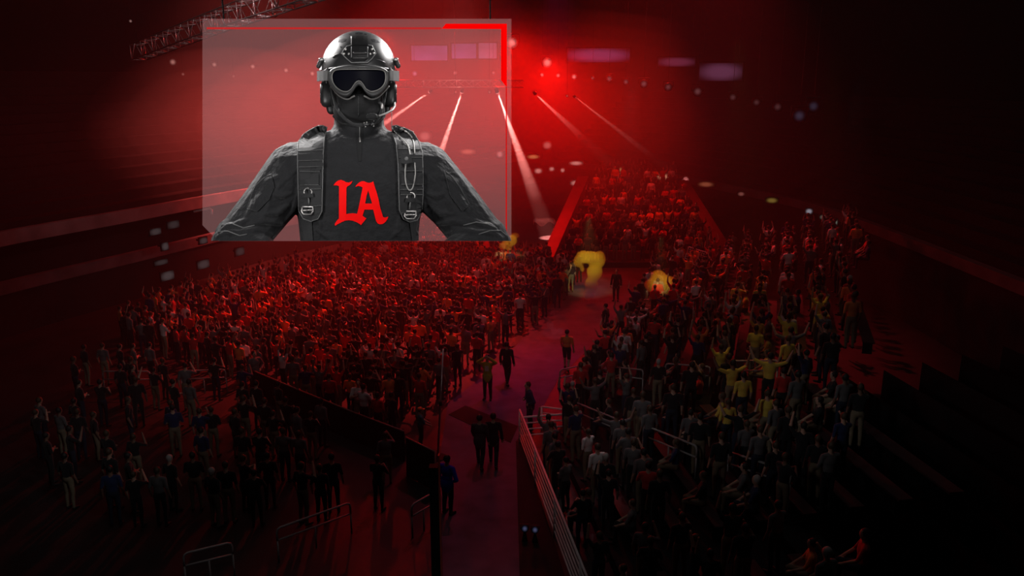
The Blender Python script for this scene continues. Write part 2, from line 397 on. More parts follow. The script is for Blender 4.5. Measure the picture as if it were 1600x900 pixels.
for s in (-1, 1):
    def X(x): return 561+s*x
    for P, r in [([(93, 262), (118, 282), (130, 300)], 3.2), ([(104, 300), (120, 306), (150, 300)], 3.0), ([(110, 318), (128, 332), (150, 334)], 3.4),
                 ([(96, 300), (104, 325), (118, 345)], 3.6), ([(122, 350), (150, 345), (180, 352)], 3.2), ([(136, 366), (160, 360), (200, 366)], 3.4),
                 ([(160, 340), (185, 348), (212, 360)], 3.0), ([(186, 352), (203, 354), (216, 362)], 3.6), ([(180, 364), (205, 364), (222, 371)], 3.4),
                 ([(130, 290), (140, 312), (146, 336)], 2.6), ([(152, 300), (166, 322), (176, 340)], 2.6), ([(90, 276), (94, 300), (92, 326)], 3.0),
                 ([(70, 352), (60, 362), (46, 374)], 2.4), ([(64, 330), (60, 352), (62, 376)], 2.2), ([(112, 268), (126, 276), (146, 284)], 2.4)]:
        folds.append(([(X(x), y) for x, y in P], r*1.9))
folds += [([(523, 186), (530, 202), (548, 212)], 2.6), ([(599, 186), (592, 202), (574, 212)], 2.6), ([(520, 204), (535, 216), (556, 220)], 2.2), ([(602, 204), (588, 216), (566, 220)], 2.2)]
prim2 = body_prims()
for P, r in folds:
    pts = []
    for i in range(len(P)-1):
        for k in range(5):
            t = k/5; pts.append((P[i][0]+(P[i+1][0]-P[i][0])*t, P[i][1]+(P[i+1][1]-P[i][1])*t))
    pts.append(P[-1]); q = []
    for x, y in pts:
        z = front(B0, x, y, None)
        if z is not None: q.append(Q(x, y, z-r*.35))
    if len(q) > 2: prim2.tube(q, [r*(.4+.6*math.sin(PI*(i+.5)/len(q))) for i in range(len(q))], 8)
body = remesh(prim2, 1.5, 2)
bisect(body, (0, 0, CUT), (0, 0, 1))
BB = bvh_of(body)
nf = len(body.polygons)
# shirt on torso and sleeves, mask fabric on the head above the collar
cen = np.empty(nf*3); body.polygons.foreach_get('center', cen); cen = cen.reshape(-1, 3)
body.materials.append(M_SHIRT); body.materials.append(M_MASK)
idx = ((cen[:, 2] < 178 + .022*(cen[:, 0]-561)**2*0 + np.where(cen[:, 1] < -18, 20, 0)) & (np.abs(cen[:, 0]-561) < 62)).astype(int)
body.polygons.foreach_set('material_index', idx)
localise(body); bm = bmesh.new(); bm.from_mesh(body); bmesh.ops.recalc_face_normals(bm, faces=bm.faces); bm.to_mesh(body); bm.free()
body.polygons.foreach_set('use_smooth', [True]*len(body.polygons))
ob = bpy.data.objects.new('body', body); COL.objects.link(ob); ob.parent = SOL

for mx in (535, 587): putmb('mount_arm', MB().tube([Q(mx, 300, -44), Q(mx, 300, -74)], 4, 10), M_STEEL, SOL, True)
# --- raised patches that follow the surface
def relief(poly, zf, th, cuts=0, back=3, hole=None):
    bm = bmesh.new(); vs = [bm.verts.new((x, 0, y)) for x, y in poly]; es = [bm.edges.new((vs[i], vs[(i+1) % len(vs)])) for i in range(len(vs))]
    if hole:
        hs = [bm.verts.new((x, 0, y)) for x, y in hole]; es += [bm.edges.new((hs[i], hs[(i+1) % len(hs)])) for i in range(len(hs))]
    bmesh.ops.triangle_fill(bm, use_beauty=True, use_dissolve=False, edges=es)
    for _ in range(cuts):
        bmesh.ops.subdivide_edges(bm, edges=[e for e in bm.edges if e.calc_length() > 5], cuts=1, use_grid_fill=False)
        bmesh.ops.triangulate(bm, faces=bm.faces[:])
    bmesh.ops.recalc_face_normals(bm, faces=bm.faces)
    r = bmesh.ops.extrude_face_region(bm, geom=bm.faces[:])
    top = set(v for v in r['geom'] if isinstance(v, bmesh.types.BMVert))
    for v in bm.verts:
        z = zf(v.co.x, v.co.z); v.co.y = -(z+th) if v in top else -(z-back)
    me = bpy.data.meshes.new('relief'); bm.to_mesh(me); bm.free(); return me
def bodyz(x, y):
    z = front(BB, x, y, None)
    if z is None:
        for k in range(1, 12):
            z = front(BB, x+(561-x)*k*.04, y+k*.8, None)
            if z is not None: break
    return z if z is not None else 0
def poly_tube(P, zf, r, n=6, lift=0.0):
    q = []
    for i in range(len(P)-1):
        m = max(2, int(math.hypot(P[i+1][0]-P[i][0], P[i+1][1]-P[i][1])/4))
        for k in range(m):
            t = k/m; x = P[i][0]+(P[i+1][0]-P[i][0])*t; y = P[i][1]+(P[i+1][1]-P[i][1])*t; q.append(Q(x, y, zf(x, y)+lift))
    x, y = P[-1]; q.append(Q(x, y, zf(x, y)+lift)); return MB().tube(q, r, n)

# --- red letters on the chest
LTR_OUT = [(10,195),(45,150),(85,120),(130,110),(170,125),(210,148),(250,152),(285,138),(310,125),(290,165),(260,195),(225,215),(213,235),(211,440),(210,645),(250,638),(310,632),(380,640),
 (400,560),(425,440),(450,310),(465,230),(440,215),(400,205),(350,220),(375,185),(410,150),(450,132),(490,132),(530,150),(570,158),(605,150),(632,132),(650,200),(690,320),(715,420),(740,540),(770,640),(785,690),
 (820,700),(868,685),(850,730),(815,775),(780,798),(735,805),(700,790),(675,750),(660,690),(645,630),(632,575),(495,575),(480,620),(465,670),(495,695),(525,712),(490,755),(440,818),(420,800),(370,772),(310,748),(250,740),(190,748),(130,775),(80,800),(35,830),(30,800),(55,755),(95,715),(97,450),(97,210),(60,195)]
LTR_IN = [(553,275),(580,370),(615,480),(505,480),(530,350)]
S10 = lambda P: [(520+x/10, 270+y/10) for x, y in P]
e = put('chest_emblem', relief(S10(LTR_OUT), bodyz, .9, 2, hole=S10(LTR_IN)), M_EMB, SOL, False); e['label'] = 'red blackletter LA printed on the chest'

# --- harness straps with bands, rings and buckles
SL = [(496,197),(504,196),(511,199),(507,215),(505,240),(504,285),(503,330),(497,342),(486,346),(474,342),(467,330),(466,300),(465,262),(465,240),(466,222),(474,210),(484,203)]
SR = [(612,197),(620,196),(632,200),(645,206),(655,222),(660,240),(661,270),(661,305),(659,330),(652,344),(640,347),(630,342),(624,328),(623,290),(622,255),(619,225),(613,207)]
def strap(poly, ringc, bands, side):
    s = put('harness_strap', relief(poly, bodyz, 4.2, 2), M_STRAP, SOL, False)
    z = lambda x, y: bodyz(x, y)+4.2
    pip = poly_tube(poly+[poly[0]], bodyz, .9, 6, 4.3); putmb('piping', pip, M_PIPE, s, True)
    for (x0, y0, x1, y1, h) in bands:
        putmb('webbing_band', MB(), M_STRAP, s) if False else put('webbing_band', relief([(x0,y0),((x0+x1)/2,(y0+y1)/2-.4),(x1,y1),(x1,y1+h),((x0+x1)/2,(y0+y1)/2+h-.4),(x0,y0+h)], z, 1.6, 1), M_STRAP, s, False)
        putmb('band_edge', poly_tube([(x0, y0+h), (x1, y1+h)], z, .45, 5, 1.6), M_PIPE, s, True)
    cx, cy = ringc; zc = z(cx, cy)+2
    putmb('ring', MB().tube([Q(cx+6.2*math.cos(a), cy+6.0*math.sin(a), zc+1.5+math.sin(a)*1.5) for a in np.linspace(PI*.85, PI*2.15, 18)], 1.1, 8), M_METAL, s, True)
    put('ring_tab', relief([(cx-8,cy+3),(cx+8,cy+2),(cx+9,cy+8),(cx-9,cy+9)], z, 3, 1), M_STRAP, s, False)
    putmb('keeper', MB().tube([Q(cx+side, cy+9, zc+1), Q(cx+side*1.5, cy+15, zc+1), Q(cx+side*2, cy+20, zc)], 1.3, 6), M_PIPE, s, True)
    b = MB()
    by = cy+26
    b.tube([Q(cx-9, by-3, zc), Q(cx-10, by+4, zc+1), Q(cx-7, by+9, zc+1), Q(cx+5, by+9, zc+1), Q(cx+8, by+4, zc+1), Q(cx+8, by-3, zc), Q(cx-9, by-3, zc)], 1.25, 7)
    b.tube([Q(cx-9, by+3, zc+1.6), Q(cx+8, by+2, zc+1.6)], 1.3, 7)
    putmb('buckle', b, M_METAL, s, True)
    return s
strap(SL, (481, 300), [(466,231,505,229,5),(466,242,505,241,9),(467,255,505,254,6),(468,264,500,265,3.5),(469,272,498,272,17),(468,292,502,291,4),(469,318,502,315,6)], 1)
strap(SR, (642, 307), [(622,227,657,228,5),(623,238,660,238,8),(623,262,661,262,5),(627,270,661,270,18),(625,292,661,292,4),(626,300,660,300,4),(626,328,658,326,5)], -1)
for P in ([(470,342),(487,345),(489,376),(474,376)], [(640,347),(655,343),(654,376),(644,376)]):
    put('strap_tail', relief(P, bodyz, 2.5, 2), M_STRAP, SOL, False)

# --- collar rim, zip and its pull
put('zip_placket', relief([(557,196),(566,196),(566,214),(564,252),(560,252),(557,214)], bodyz, 1.0, 2), M_MASK, SOL, False)
zp = poly_tube([(562, 198), (562, 214)], bodyz, .8, 6, 1.5)
putmb('zip', zp, M_PIPE, SOL, True)
zp = MB().caps(Q(562, 215, bodyz(562, 215)+2.4), 1.1, Q(562.5, 221, bodyz(562, 221)+2.6), 1.6, 8); putmb('zip_pull', zp, M_METAL, SOL, True)
cl = MB()
q = []
for a in np.linspace(-PI*.98, PI*.98, 44):
    c, s_ = math.sin(a), math.cos(a); f = max(0, s_)
    q.append(Q(561+39.5*c, 181+15*f**1.6, 3+ (38 if s_ > 0 else 40)*s_))
cl.tube(q, 2.4, 8); putmb('collar_edge', cl, M_SHIRT, SOL, True)
# sleeve pockets and cuff edges
for P in ([(398,292),(412,278),(424,272),(428,292),(420,312),(402,330),(386,326)], [(694,266),(706,276),(718,292),(734,320),(722,330),(704,306)]):
    pk = put('sleeve_pocket', relief(P, bodyz, 1.8, 2), M_SHIRT, SOL, False)
    putmb('pocket_seam', poly_tube(P+[P[0]], bodyz, .55, 5, 1.9), M_STRAP, pk, True)
for P in ([(346,352),(362,349),(380,356),(398,352)], [(341,362),(356,361),(374,368),(386,366)], [(724,352),(744,347),(762,350),(776,356)], [(748,366),(766,360),(782,360),(792,368)]):
    putmb('cuff_seam', poly_tube(P, bodyz, .9, 6, .6), M_PIPE, SOL, True)

# --- helmet shell
HC = (560, 105); HRX, HRY, HRZ = 57.5, 57, 66
def rim_y(a):                                                       # a = 0 at the front
    f = math.cos(a)
    return 103+ (12*(1-f)/1 if f > 0 else 12+30*(-f))
def shell(offset, n=72, m=26):
    vs = []
    for j in range(m+1):
        for i in range(n):
            a = 2*PI*i/n; ry = rim_y(a)
            ph_max = math.acos(max(-.62, min(1, (HC[1]-ry)/HRY))); ph = max(.0001, ph_max*j/m)
            sx = math.sin(min(ph, PI*.5)) if ph < PI/2 else 1-.25*(ph-PI/2)**2
            vs.append(Q(HC[0]+(HRX-offset)*sx*math.sin(a), HC[1]-(HRY-offset)*math.cos(ph), (HRZ-offset)*sx*math.cos(a)))
    return vs, n, m
vo, n_, m_ = shell(0); vi, _, _ = shell(3.2)
hm = MB(); N = len(vo); fs = []
for j in range(m_):
    for i in range(n_):
        a, b = j*n_+i, j*n_+(i+1) % n_
        fs.append((a, b, b+n_, a+n_)); fs.append((N+a, N+a+n_, N+b+n_, N+b))
for i in range(n_):
    a, b = m_*n_+i, m_*n_+(i+1) % n_; fs.append((a, b, N+b, N+a))
hm.add(vo+vi, fs)
hme = hm.mesh('helmet', []); BH = bvh_of(hme)
HEL = put('helmet', hme, M_HELM, SOL); HEL['label'] = 'glossy black combat helmet'
HZ = lambda x, y: front(BH, x, min(y, 101), 40)
putmb('rim', MB().tube([vo[m_*n_+i % n_]*.5+vi[m_*n_+i % n_]*.5 for i in range(n_+1)], 2.2, 8), M_HDARK, HEL, True)
# front mount plate, its wings, rail block and slots
SM = lambda P: [(480+x/10, 40+y/10) for x, y in P]
mp = put('mount_plate', relief(SM([(690,300),(950,300),(1010,310),(1070,430),(1010,520),(940,580),(690,580),(610,510),(535,430),(620,320)]), HZ, 2.6, 2), M_HDARK, HEL, False)
put('mount_block', relief(SM([(700,165),(945,165),(955,330),(925,300),(700,300),(690,280)]), HZ, 4.2, 2), M_HDARK, mp, False)
put('mount_block', relief(SM([(690,330),(945,330),(945,500),(905,540),(730,540),(690,500)]), HZ, 5.2, 1), M_HDARK, mp, False)
for y in (430, 505): putmb('mount_bar', poly_tube(SM([(715, y), (925, y)]), HZ, 1.5, 7, 6.4), M_GFR, mp, True)
for P in ([(690,170),(690,300)], [(945,330),(945,500)], [(690,330),(690,500)]): putmb('mount_edge', poly_tube(SM(P), HZ, .8, 6, 5.2), M_PIPE, mp, True)
putmb('mount_edge', poly_tube(SM([(690,300),(620,320),(535,430),(610,510),(690,580),(940,580),(1010,520),(1070,430),(1010,310),(950,300)]), HZ, .9, 6, 2.8), M_PIPE, mp, True)
for c in ((575,440),(650,440),(600,370),(1040,430),(985,440),(1010,370)):
    x, y = SM([c])[0]; putmb('mount_screw', MB().ell(Q(x, y, HZ(x, y)+3), (2, 1.6, 2), 10, 6), M_METAL, mp, True)
for P in ([(480,260),(500,225),(560,200),(615,205),(600,235),(540,262)], [(990,210),(1040,205),(1110,235),(1140,265),(1085,268),(1020,245)], [(745,115),(800,100),(870,112),(860,130),(755,130)], [(510,325),(530,318),(535,335),(515,345)], [(650,130),(690,124),(688,138),(652,142)], [(890,124),(930,128),(928,142),(890,138)]):
    put('vent_slot', relief(SM(P), HZ, .5, 1), M_LENS, HEL, False)
putmb('seam_line', poly_tube(SM([(395,490),(450,455),(530,435)]), HZ, .8, 6, .2), M_HDARK, HEL, True)
putmb('seam_line', poly_tube(SM([(1060,530),(1140,545),(1215,580)]), HZ, .8, 6, .2), M_HDARK, HEL, True)
for s in (-1, 1):
    def X(x): return 560+s*x
    rl = MB(); P = [(44, 98, 26), (50, 92, 6), (56, 92, -20), (54, 100, -46), (52, 110, -46), (56, 110, -18), (52, 108, 8), (46, 108, 28)]
    rl.prism([Q(X(x), y, z) for x, y, z in P], (s*5, 0, 0)); R_ = putmb('side_rail', rl, M_HDARK, HEL)
    cb = MB(); cb.caps(Q(X(49), 92, 20), 4.5, Q(X(53), 106, 16), 4.5, 10); cb.caps(Q(X(58), 94, 10), 4, Q(X(62), 103, 6), 4, 10); putmb('rail_clip', cb, M_GFR, R_, True)
    putmb('rail_screw', MB().ell(Q(X(51), 98, 25), (2.6, 2.2, 3.4), 10, 6), M_METAL, R_, True)
    putmb('rail_knob', MB().ell(Q(X(58), 93, 15), (4.6, 3.6, 3.0), 10, 6), M_METAL, R_, True)

# --- goggles
GO = [(500,355),(420,358),(340,370),(285,395),(262,440),(268,500),(300,550),(345,590),(395,608),(430,600),(460,565),(480,535),(503,520),(530,535),(550,565),(585,600),(620,608),(665,590),(705,550),(735,500),(742,440),(720,395),(665,370),(580,358)]
GI = [(500,390),(430,390),(350,392),(310,405),(293,440),(300,490),(325,530),(360,555),(400,566),(425,560),(448,540),(475,500),(503,482),(530,500),(555,540),(580,558),(605,565),(645,555),(685,530),(708,490),(714,440),(700,405),(655,392),(575,390)]
S5 = lambda P: [(460+x/5, 30+y/5) for x, y in P]
def dense(P, k=4):
    out = smooth_line([tuple(p) for p in P]+[tuple(P[0])], k); return out[:-1]
GOd, GId = dense(S5(GO)), dense(S5(GI))
def gz(x, y): return 80-((x-560.5)/50.0)**2*26-((y-122)/40)**2*3
g = MB(); n = len(GOd); vs = []
for (xo, yo), (xi, yi) in zip(GOd, GId):
    xm, ym = (xo+xi)/2, (yo+yi)/2
    vs += [Q(xo, yo, gz(xo, yo)-26), Q(xo, yo, gz(xo, yo)-2), Q(xo*.7+xi*.3, yo*.7+yi*.3, gz(xm, ym)+2.5), Q(xi*.8+xo*.2, yi*.8+yo*.2, gz(xm, ym)+2.5), Q(xi, yi, gz(xi, yi)-1), Q(xi, yi, gz(xi, yi)-12)]
g.add(vs, [(6*i+k, 6*i+(k+1) % 6, 6*((i+1) % n)+(k+1) % 6, 6*((i+1) % n)+k) for i in range(n) for k in range(6)])
GOG = putmb('goggles', g, M_GFR, SOL, True)
GOG['label'] = 'black ski style goggles with dark lens'
put('lens', relief([((x-560.5)*1.01+560.5, (y-118)*1.01+118) for x, y in GId], lambda x, y: gz(x, y)-3.5, 1.2, 3), M_LENS, GOG)
putmb('frame_ridge', MB().tube([Q(x, y, gz(x, y)+.3) for x, y in GId+[GId[0]]], 1.0, 7), M_METAL if False else mat('frame_lip', (.11, .105, .10), .45, .5), GOG, True)
lower = [p for p in GOd if p[1] > 136]
GU = S5([(285,520),(330,575),(365,605),(410,622),(445,610),(470,575)]); GU2 = S5([(740,520),(690,575),(655,605),(610,622),(570,610),(545,575)])
for P in (GU, GU2): putmb('foam_edge', MB().tube([Q(x, y+.5, gz(x, y)-8) for x, y in dense(P, 4)[:-5]], 1.5, 7), mat('frame_lip', (0, 0, 0)), GOG, True)
for s in (-1, 1):
    pth = [(46, 118, 52), (52, 118, 42), (58, 118.5, 24), (62, 119, 4), (61, 119, -22), (52, 118, -46)] if s < 0 else [(46, 118, 52), (51, 118, 42), (56, 118.5, 24), (60, 119, 4), (59, 119, -22), (50, 118, -46)]
    b = MB(); vs = []
    for i, (x, y, z) in enumerate(pth):
        for (dx, dy) in ((0, -8), (3.2, -8), (3.2, 8), (0, 8)): vs.append(Q(560.5+s*(x+dx), y+dy, z+dx))
    b.add(vs, [(4*i+k, 4*i+(k+1) % 4, 4*i+4+(k+1) % 4, 4*i+4+k) for i in range(len(pth)-1) for k in range(4)]+[(0, 1, 2, 3), tuple(4*len(pth)-4+k for k in range(4))])
    putmb('goggle_strap', b, M_GSTR, GOG)
    b = MB(); b.caps(Q(560.5+s*49, 108, 50), 2.2, Q(560.5+s*50, 129, 48), 2.2, 8); putmb('strap_clip', b, M_HDARK, GOG, True)

# --- mask seam
putmb('mask_seam', poly_tube([(560, 150), (560, 182)], bodyz, .7, 6, .1), M_STRAP, SOL, True)
# --- ear defenders, boom microphone, chin strap
def rounded(c, r, p=3.2, nu=26, nv=18):
    mb = MB(); mb.ell((0, 0, 0), (1, 1, 1), nu, nv)
    out = []
    for v in mb.v:
        k = (abs(v[0])**p+abs(v[1])**p+abs(v[2])**p)**(-1/p); out.append((c[0]+v[0]*k*r[0], c[1]+v[1]*k*r[1], c[2]+v[2]*k*r[2]))
    mb.v = out; return mb
HS = []
for s in (-1, 1):
    cx = 560+s*47.5
    h = putmb('ear_cup', rounded(Q(cx, 146, 0), (12.5, 20, 22)), M_HELM, SOL, True); HS.append(h)
    putmb('cup_cushion', rounded(Q(cx-s*9, 147, 4), (6, 19, 20)), M_MASK, h, True)
    putmb('cup_ridge', MB().tube([Q(cx+s*(11-.0*abs(k)), 146+14*math.sin(k), 14*math.cos(k)) for k in np.linspace(0, 2*PI, 25)], 1.4, 7), M_HDARK, h, True)
    putmb('cup_arm', MB().tube([Q(cx+s*3, 112, 6), Q(cx+s*7, 122, 10), Q(cx+s*8, 134, 10)], 2.2, 8), M_PIPE, h, True)
    putmb('cup_lower', rounded(Q(cx-s*6, 163, 2), (9, 8, 16), 2.6), M_HDARK, h, True)
bm_ = MB().tube([Q(616, 158, 10), Q(617, 166, 22), Q(613, 172, 38), Q(604, 177, 52), Q(592, 181, 60)], 1.7, 8)
BOOM = putmb('microphone_boom', bm_, M_CABLE, SOL, True)
putmb('microphone', rounded(Q(581, 182, 63), (9, 6, 5.5), 2.3), M_MASK, BOOM, True)
for k, (pp, r) in enumerate([([(517,136,34),(522,155,42),(527,170,48),(538,184,56),(550,193,60),(566,196,61),(580,194,60)], 2.2), ([(604,136,34),(600,158,42),(597,170,47),(592,184,54),(584,194,58)], 2.2), ([(523,160,44),(531,178,52),(544,190,58),(560,194,60),(585,190,57)], 1.7)]):
    q = smooth_line(pp, 5); c = putmb('chin_strap', MB().tube([Q(*p) for p in q], r, 8), M_STRAP, SOL, True)
    if k == 0:
        [putmb('strap_buckle', MB().ell(Q(*a), b, 12, 8), M_HELM, c, True) for a, b in (((572, 194.5, 64), (5, 3, 3.4)), ((582, 194, 63), (3.6, 3, 3.4)), ((529, 172, 51), (2.4, 2, 4)))]
        for x, y, z in ((569,192,66),(573,191,66),(584,197,64),(571,198,65)): putmb('buckle_pin', MB().ell(Q(x, y, z), (1.2, 1.2, 1.2), 8, 6), M_METAL, c, True)
    if k == 1:
        putmb('strap_buckle', MB().ell(Q(597, 166, 50), (2.2, 2, 5), 10, 6), M_METAL, c, True)
# --- radio cable down the right strap
CZ = lambda x, y: bodyz(x, y)+6.5
def cable(P, r=1.1): return poly_tube(smooth_line(P, 4), CZ, r, 7)
ch = MB().tube([Q(611.5, 168, 16), Q(612, 182, 20), Q(612, 196, max(CZ(612, 200), 20)), Q(614, 202, CZ(614, 202))], .55, 6); putmb('thin_wire', ch, M_CABLE, SOL, True)
putmb('radio_cable', cable([(613,200),(617,206),(627,216),(635,224),(639,232),(641,243)]), M_CABLE, SOL, True)
putmb('radio_cable', cable([(618,198),(630,203),(640,210),(646,222),(648,240)]), M_CABLE, SOL, True)
putmb('radio_cable', cable([(634,256),(633,270),(634,285),(638,296),(643,296),(647,285),(649,270),(648,254)]), M_CABLE, SOL, True)
RB = put('radio_switch', relief([(626,243),(643,241),(644,254),(634,256),(627,255)], bodyz, 11, 1), M_STRAP, SOL, False)
putmb('switch_button', MB().ell(Q(635, 248, bodyz(635, 248)+11.5), (3.4, 1.6, 3.2), 12, 8), M_PIPE, RB, True)

# --- the translucent screen panel behind the figure
def panel_mat():
    m = bpy.data.materials.new('frosted_screen'); m.use_nodes = True; nt = m.node_tree; nt.nodes.clear()
    o = nt.nodes.new('ShaderNodeOutputMaterial'); t = nt.nodes.new('ShaderNodeBsdfTransparent'); e = nt.nodes.new('ShaderNodeEmission'); a = nt.nodes.new('ShaderNodeAddShader')
    t.inputs[0].default_value = (.95, .95, .95, 1); e.inputs[0].default_value = (1, .52, .52, 1); e.inputs[1].default_value = PANEL_GLOW
    nt.links.new(t.outputs[0], a.inputs[0]); nt.links.new(e.outputs[0], a.inputs[1]); nt.links.new(a.outputs[0], o.inputs[0]); return m
PANEL_GLOW = .055
ZP = -76
PAN = empty('hanging_screen_panel', at(557.5, 376, PD-ZP*PS), cam.rotation_euler)
tag(PAN, 'large translucent pinkish screen panel hanging behind the masked soldier', 'screen')
PO = at(557.5, 376, PD-ZP*PS)
def LP(px, py, dz=0):
    w = at(px, py, PD-ZP*PS) - PO; return Vector((w.dot(Rv), w.dot(Uv), dz*PS))
def flat(name, poly, m, z0, th, parent):
    mb = MB(); mb.prism([LP(x, y, z0) for x, y in poly], (0, 0, th*PS)); return mb.build(name, m, parent)
flat('screen_sheet', [(317,30),(799,30),(799,376.5),(341,376.5),(317,352)], panel_mat(), -2, 4, PAN)
M_LEDR = glow('red_light_strip', (1.0, .0, .0), 1.0); M_LEDD = glow('dim_red_light_strip', (.50, .02, .02), 1.0); M_LEDV = glow('thin_red_light_strip', (.62, .0, .0), 1.0)
flat('border_strip', [(691,45.5),(697,38.3),(792,38.3),(792,137),(783,126),(783,46)], M_LEDR, 2.2, 2, PAN)
flat('border_line', [(324,43.6),(690,43.6),(690,46.4),(324,46.4)], M_LEDD, 2.2, 1.2, PAN)
flat('border_line', [(790.3,137),(792,137),(792,376),(790.3,376)], M_LEDV, 2.2, 1.2, PAN)
for x in (350, 766):
    a, b = LP(x, 30, 0), LP(x, 30, 0); up_ = RIG_R.transposed() @ Vector((0, 0, 1)); b = a+up_*14
    MB().tube([a, b], .012, 6).build('hanging_wire', M_DARK, PAN)
# unseen spots added to light the figure from front, sides and behind
c0 = at(560, 210, PD)
spot('key_light', at(-200, 240, 8.8), c0, KEY_W*1.15, (1, .98, .97), 64, .5, .9)
spot('key_light', at(1310, 240, 8.8), c0, KEY_W*1.15, (1, .98, .97), 64, .5, .9)
spot('key_light', at(560, -170, 9.2), c0, KEY_W*.7, (1, .98, .97), 66, .5, .9)
spot('rim_light', at(265, -120, 17.2), at(530, 170, PD), RIM_W, (1, .97, .96), 44, .5, .8)
spot('rim_light', at(855, -120, 17.2), at(590, 170, PD), RIM_W, (1, .97, .96), 44, .5, .8)
# ---------------------------------------------------------------- trusses
def truss(name, pts, w, label, step=.9, r=.035):
    root = empty(name, pts[0]); tag(root, label, 'truss'); o = Vector(pts[0])
    pts = [Vector(p) for p in pts]; d = (pts[-1]-pts[0]).normalized(); side = d.cross(Vector((0, 0, 1))).normalized(); upv = side.cross(d)
    cs = [side*a*w/2+upv*b*w/2 for a, b in ((-1, -1), (1, -1), (1, 1), (-1, 1))]
    for c in cs: MB().tube([p+c-o for p in pts], r, 8).build('chord', M_ALU, root, True)
    lac = MB(); tot = []
    for i in range(len(pts)-1):
        n = max(1, int((pts[i+1]-pts[i]).length/step))
        tot += [pts[i].lerp(pts[i+1], k/n) for k in range(n)]
    tot.append(pts[-1])
    for i in range(len(tot)-1):
        for k in range(4):
            a, b = (cs[k], cs[(k+1) % 4]) if i % 2 == 0 else (cs[(k+1) % 4], cs[k])
            lac.tube([tot[i]+a-o, tot[i+1]+b-o], r*.6, 6)
            if i % 2 == 0: lac.tube([tot[i]+cs[k]-o, tot[i]+cs[(k+1) % 4]-o], r*.6, 6)
    lac.build('lacing', M_ALU, root, True); return root
truss('lighting_truss', [at(560, 131, 52), at(700, 131, 52), at(818, 131, 52)], .42, 'straight horizontal truss carrying the beam lights over the stage', .5, .03)
truss('lighting_truss', [at(216, 82, 36), at(318, 42, 31), at(395, 14, 27), at(500, -22, 24)], .62, 'sloping lattice truss under the ceiling above the left stand', .62, .026)
# ---------------------------------------------------------------- lamps
M_LAMPH = mat('lamp_housing', (.03, .03, .03), .5, .4)
def lamp(name, label, loc, target, r, col, strength, cat='stage light', group=None):
    root = empty(name, loc); tag(root, label, cat, group)
    d = (Vector(target)-Vector(loc)).normalized()
    h = MB(); h.tube([-d*r*1.9, -d*r*1.7, -d*.05*r, d*.25*r], [r*.55, r*.85, r*1.08, r*1.15], 16); h.build('housing', M_LAMPH, root, True)
    g_ = MB(); dome = name == 'beam_light'
    g_.tube([d*.25*r, d*.5*r, d*.8*r, d*1.0*r] if dome else [d*.25*r, d*.32*r, d*.45*r], [r*1.05, r*1.0, r*.75, r*.3] if dome else [r*1.0, r*.98, r*.6], 20)
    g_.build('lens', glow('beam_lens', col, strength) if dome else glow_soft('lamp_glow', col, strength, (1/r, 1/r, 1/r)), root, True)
    s = d.cross(Vector((0, 0, 1))).normalized(); y = MB()
    y.tube([s*r*1.3-d*r*.7, s*r*1.3-d*r*.7+Vector((0, 0, r*1.5)), -s*r*1.3-d*r*.7+Vector((0, 0, r*1.5)), -s*r*1.3-d*r*.7], r*.12, 6); y.build('yoke', M_LAMPH, root)
    if name in ('flood_lamp', 'spot_lamp'): MB().tube([-d*r*.7+Vector((0, 0, r*1.5)), (-d.x*r*.7, -d.y*r*.7, 29.9-loc.z)], .012, 5).build('hanger', M_LAMPH, root)
    return root
def px_r(r, depth): return r*depth/FPX
EYE = CAMP
WARM = (1, .42, .36); PALE = (1, .55, .50); REDG = (1, .12, .08); MAG = (.9, .3, .5); BLUE = (.45, .42, .75)
ORD = ['first', 'second', 'third', 'fourth', 'fifth', 'sixth', 'seventh', 'eighth', 'ninth', 'tenth', 'eleventh', 'twelfth', 'thirteenth', 'fourteenth']
lamp('flood_lamp', 'largest round flood lamp glowing right at the screen panel edge', at(800, 67, 57), EYE, px_r(9, 57), (1, .33, .30), 1.1, 'flood lamp')
lamp('flood_lamp', 'large round flood lamp in the middle of the red glow', at(855, 98, 57), EYE, px_r(8, 57), (1, .36, .33), 1.0, 'flood lamp')
for i, (x, y, r) in enumerate([(847, 117, 3.2), (872, 118, 3.4), (897, 120, 4.4)]):
    lamp('spot_lamp', ORD[i]+' small lamp from the left in the trio under the large flood', at(x, y, 57), EYE, px_r(r, 57), (1, .3, .28), 1.0, 'lamp')
for i, (x, y, r, k) in enumerate([(204, 33, 2.6, .35), (240, 87, 3, .3), (270, 97, 5.5, .42), (335, 101, 4.2, .42), (395, 104, 4.0, .5), (447, 110, 3.8, .6), (488, 115, 3.6, .7)]):
    lamp('spot_lamp', ORD[i]+' lamp from the left in the row high above the left stand', at(x, y, 62), EYE, px_r(r, 62), WARM if i else PALE, k, 'lamp')
for i, (x, y, r, k) in enumerate([(286, 116, 2.6, .25), (365, 119, 2.2, .25)]):
    lamp('spot_lamp', ['dim lamp low under the left row, at the panel edge', 'dim lamp low under the left row, behind the panel'][i], at(x, y, 62), EYE, px_r(r, 62), WARM, k, 'lamp')
lamp('spot_lamp', 'small pink lamp hung under the sloping left truss near panel corner', at(350, 47, 31), EYE, px_r(3.6, 31), (1, .4, .45), .6, 'lamp')
lamp('spot_lamp', 'small red lamp hung under the upper end of the sloping truss', at(430, 23, 27), EYE, px_r(3.4, 27), REDG, .55, 'lamp')
for i, (x, y, r) in enumerate([(648, 115, 4.5), (711, 114, 3.2), (771, 114, 2.4)]):
    lamp('spot_lamp', ORD[i]+' pinkish lamp from the left above the beam truss', at(x, y, 58), EYE, px_r(r, 58), MAG if i == 0 else (1, .35, .35), .6, 'lamp')
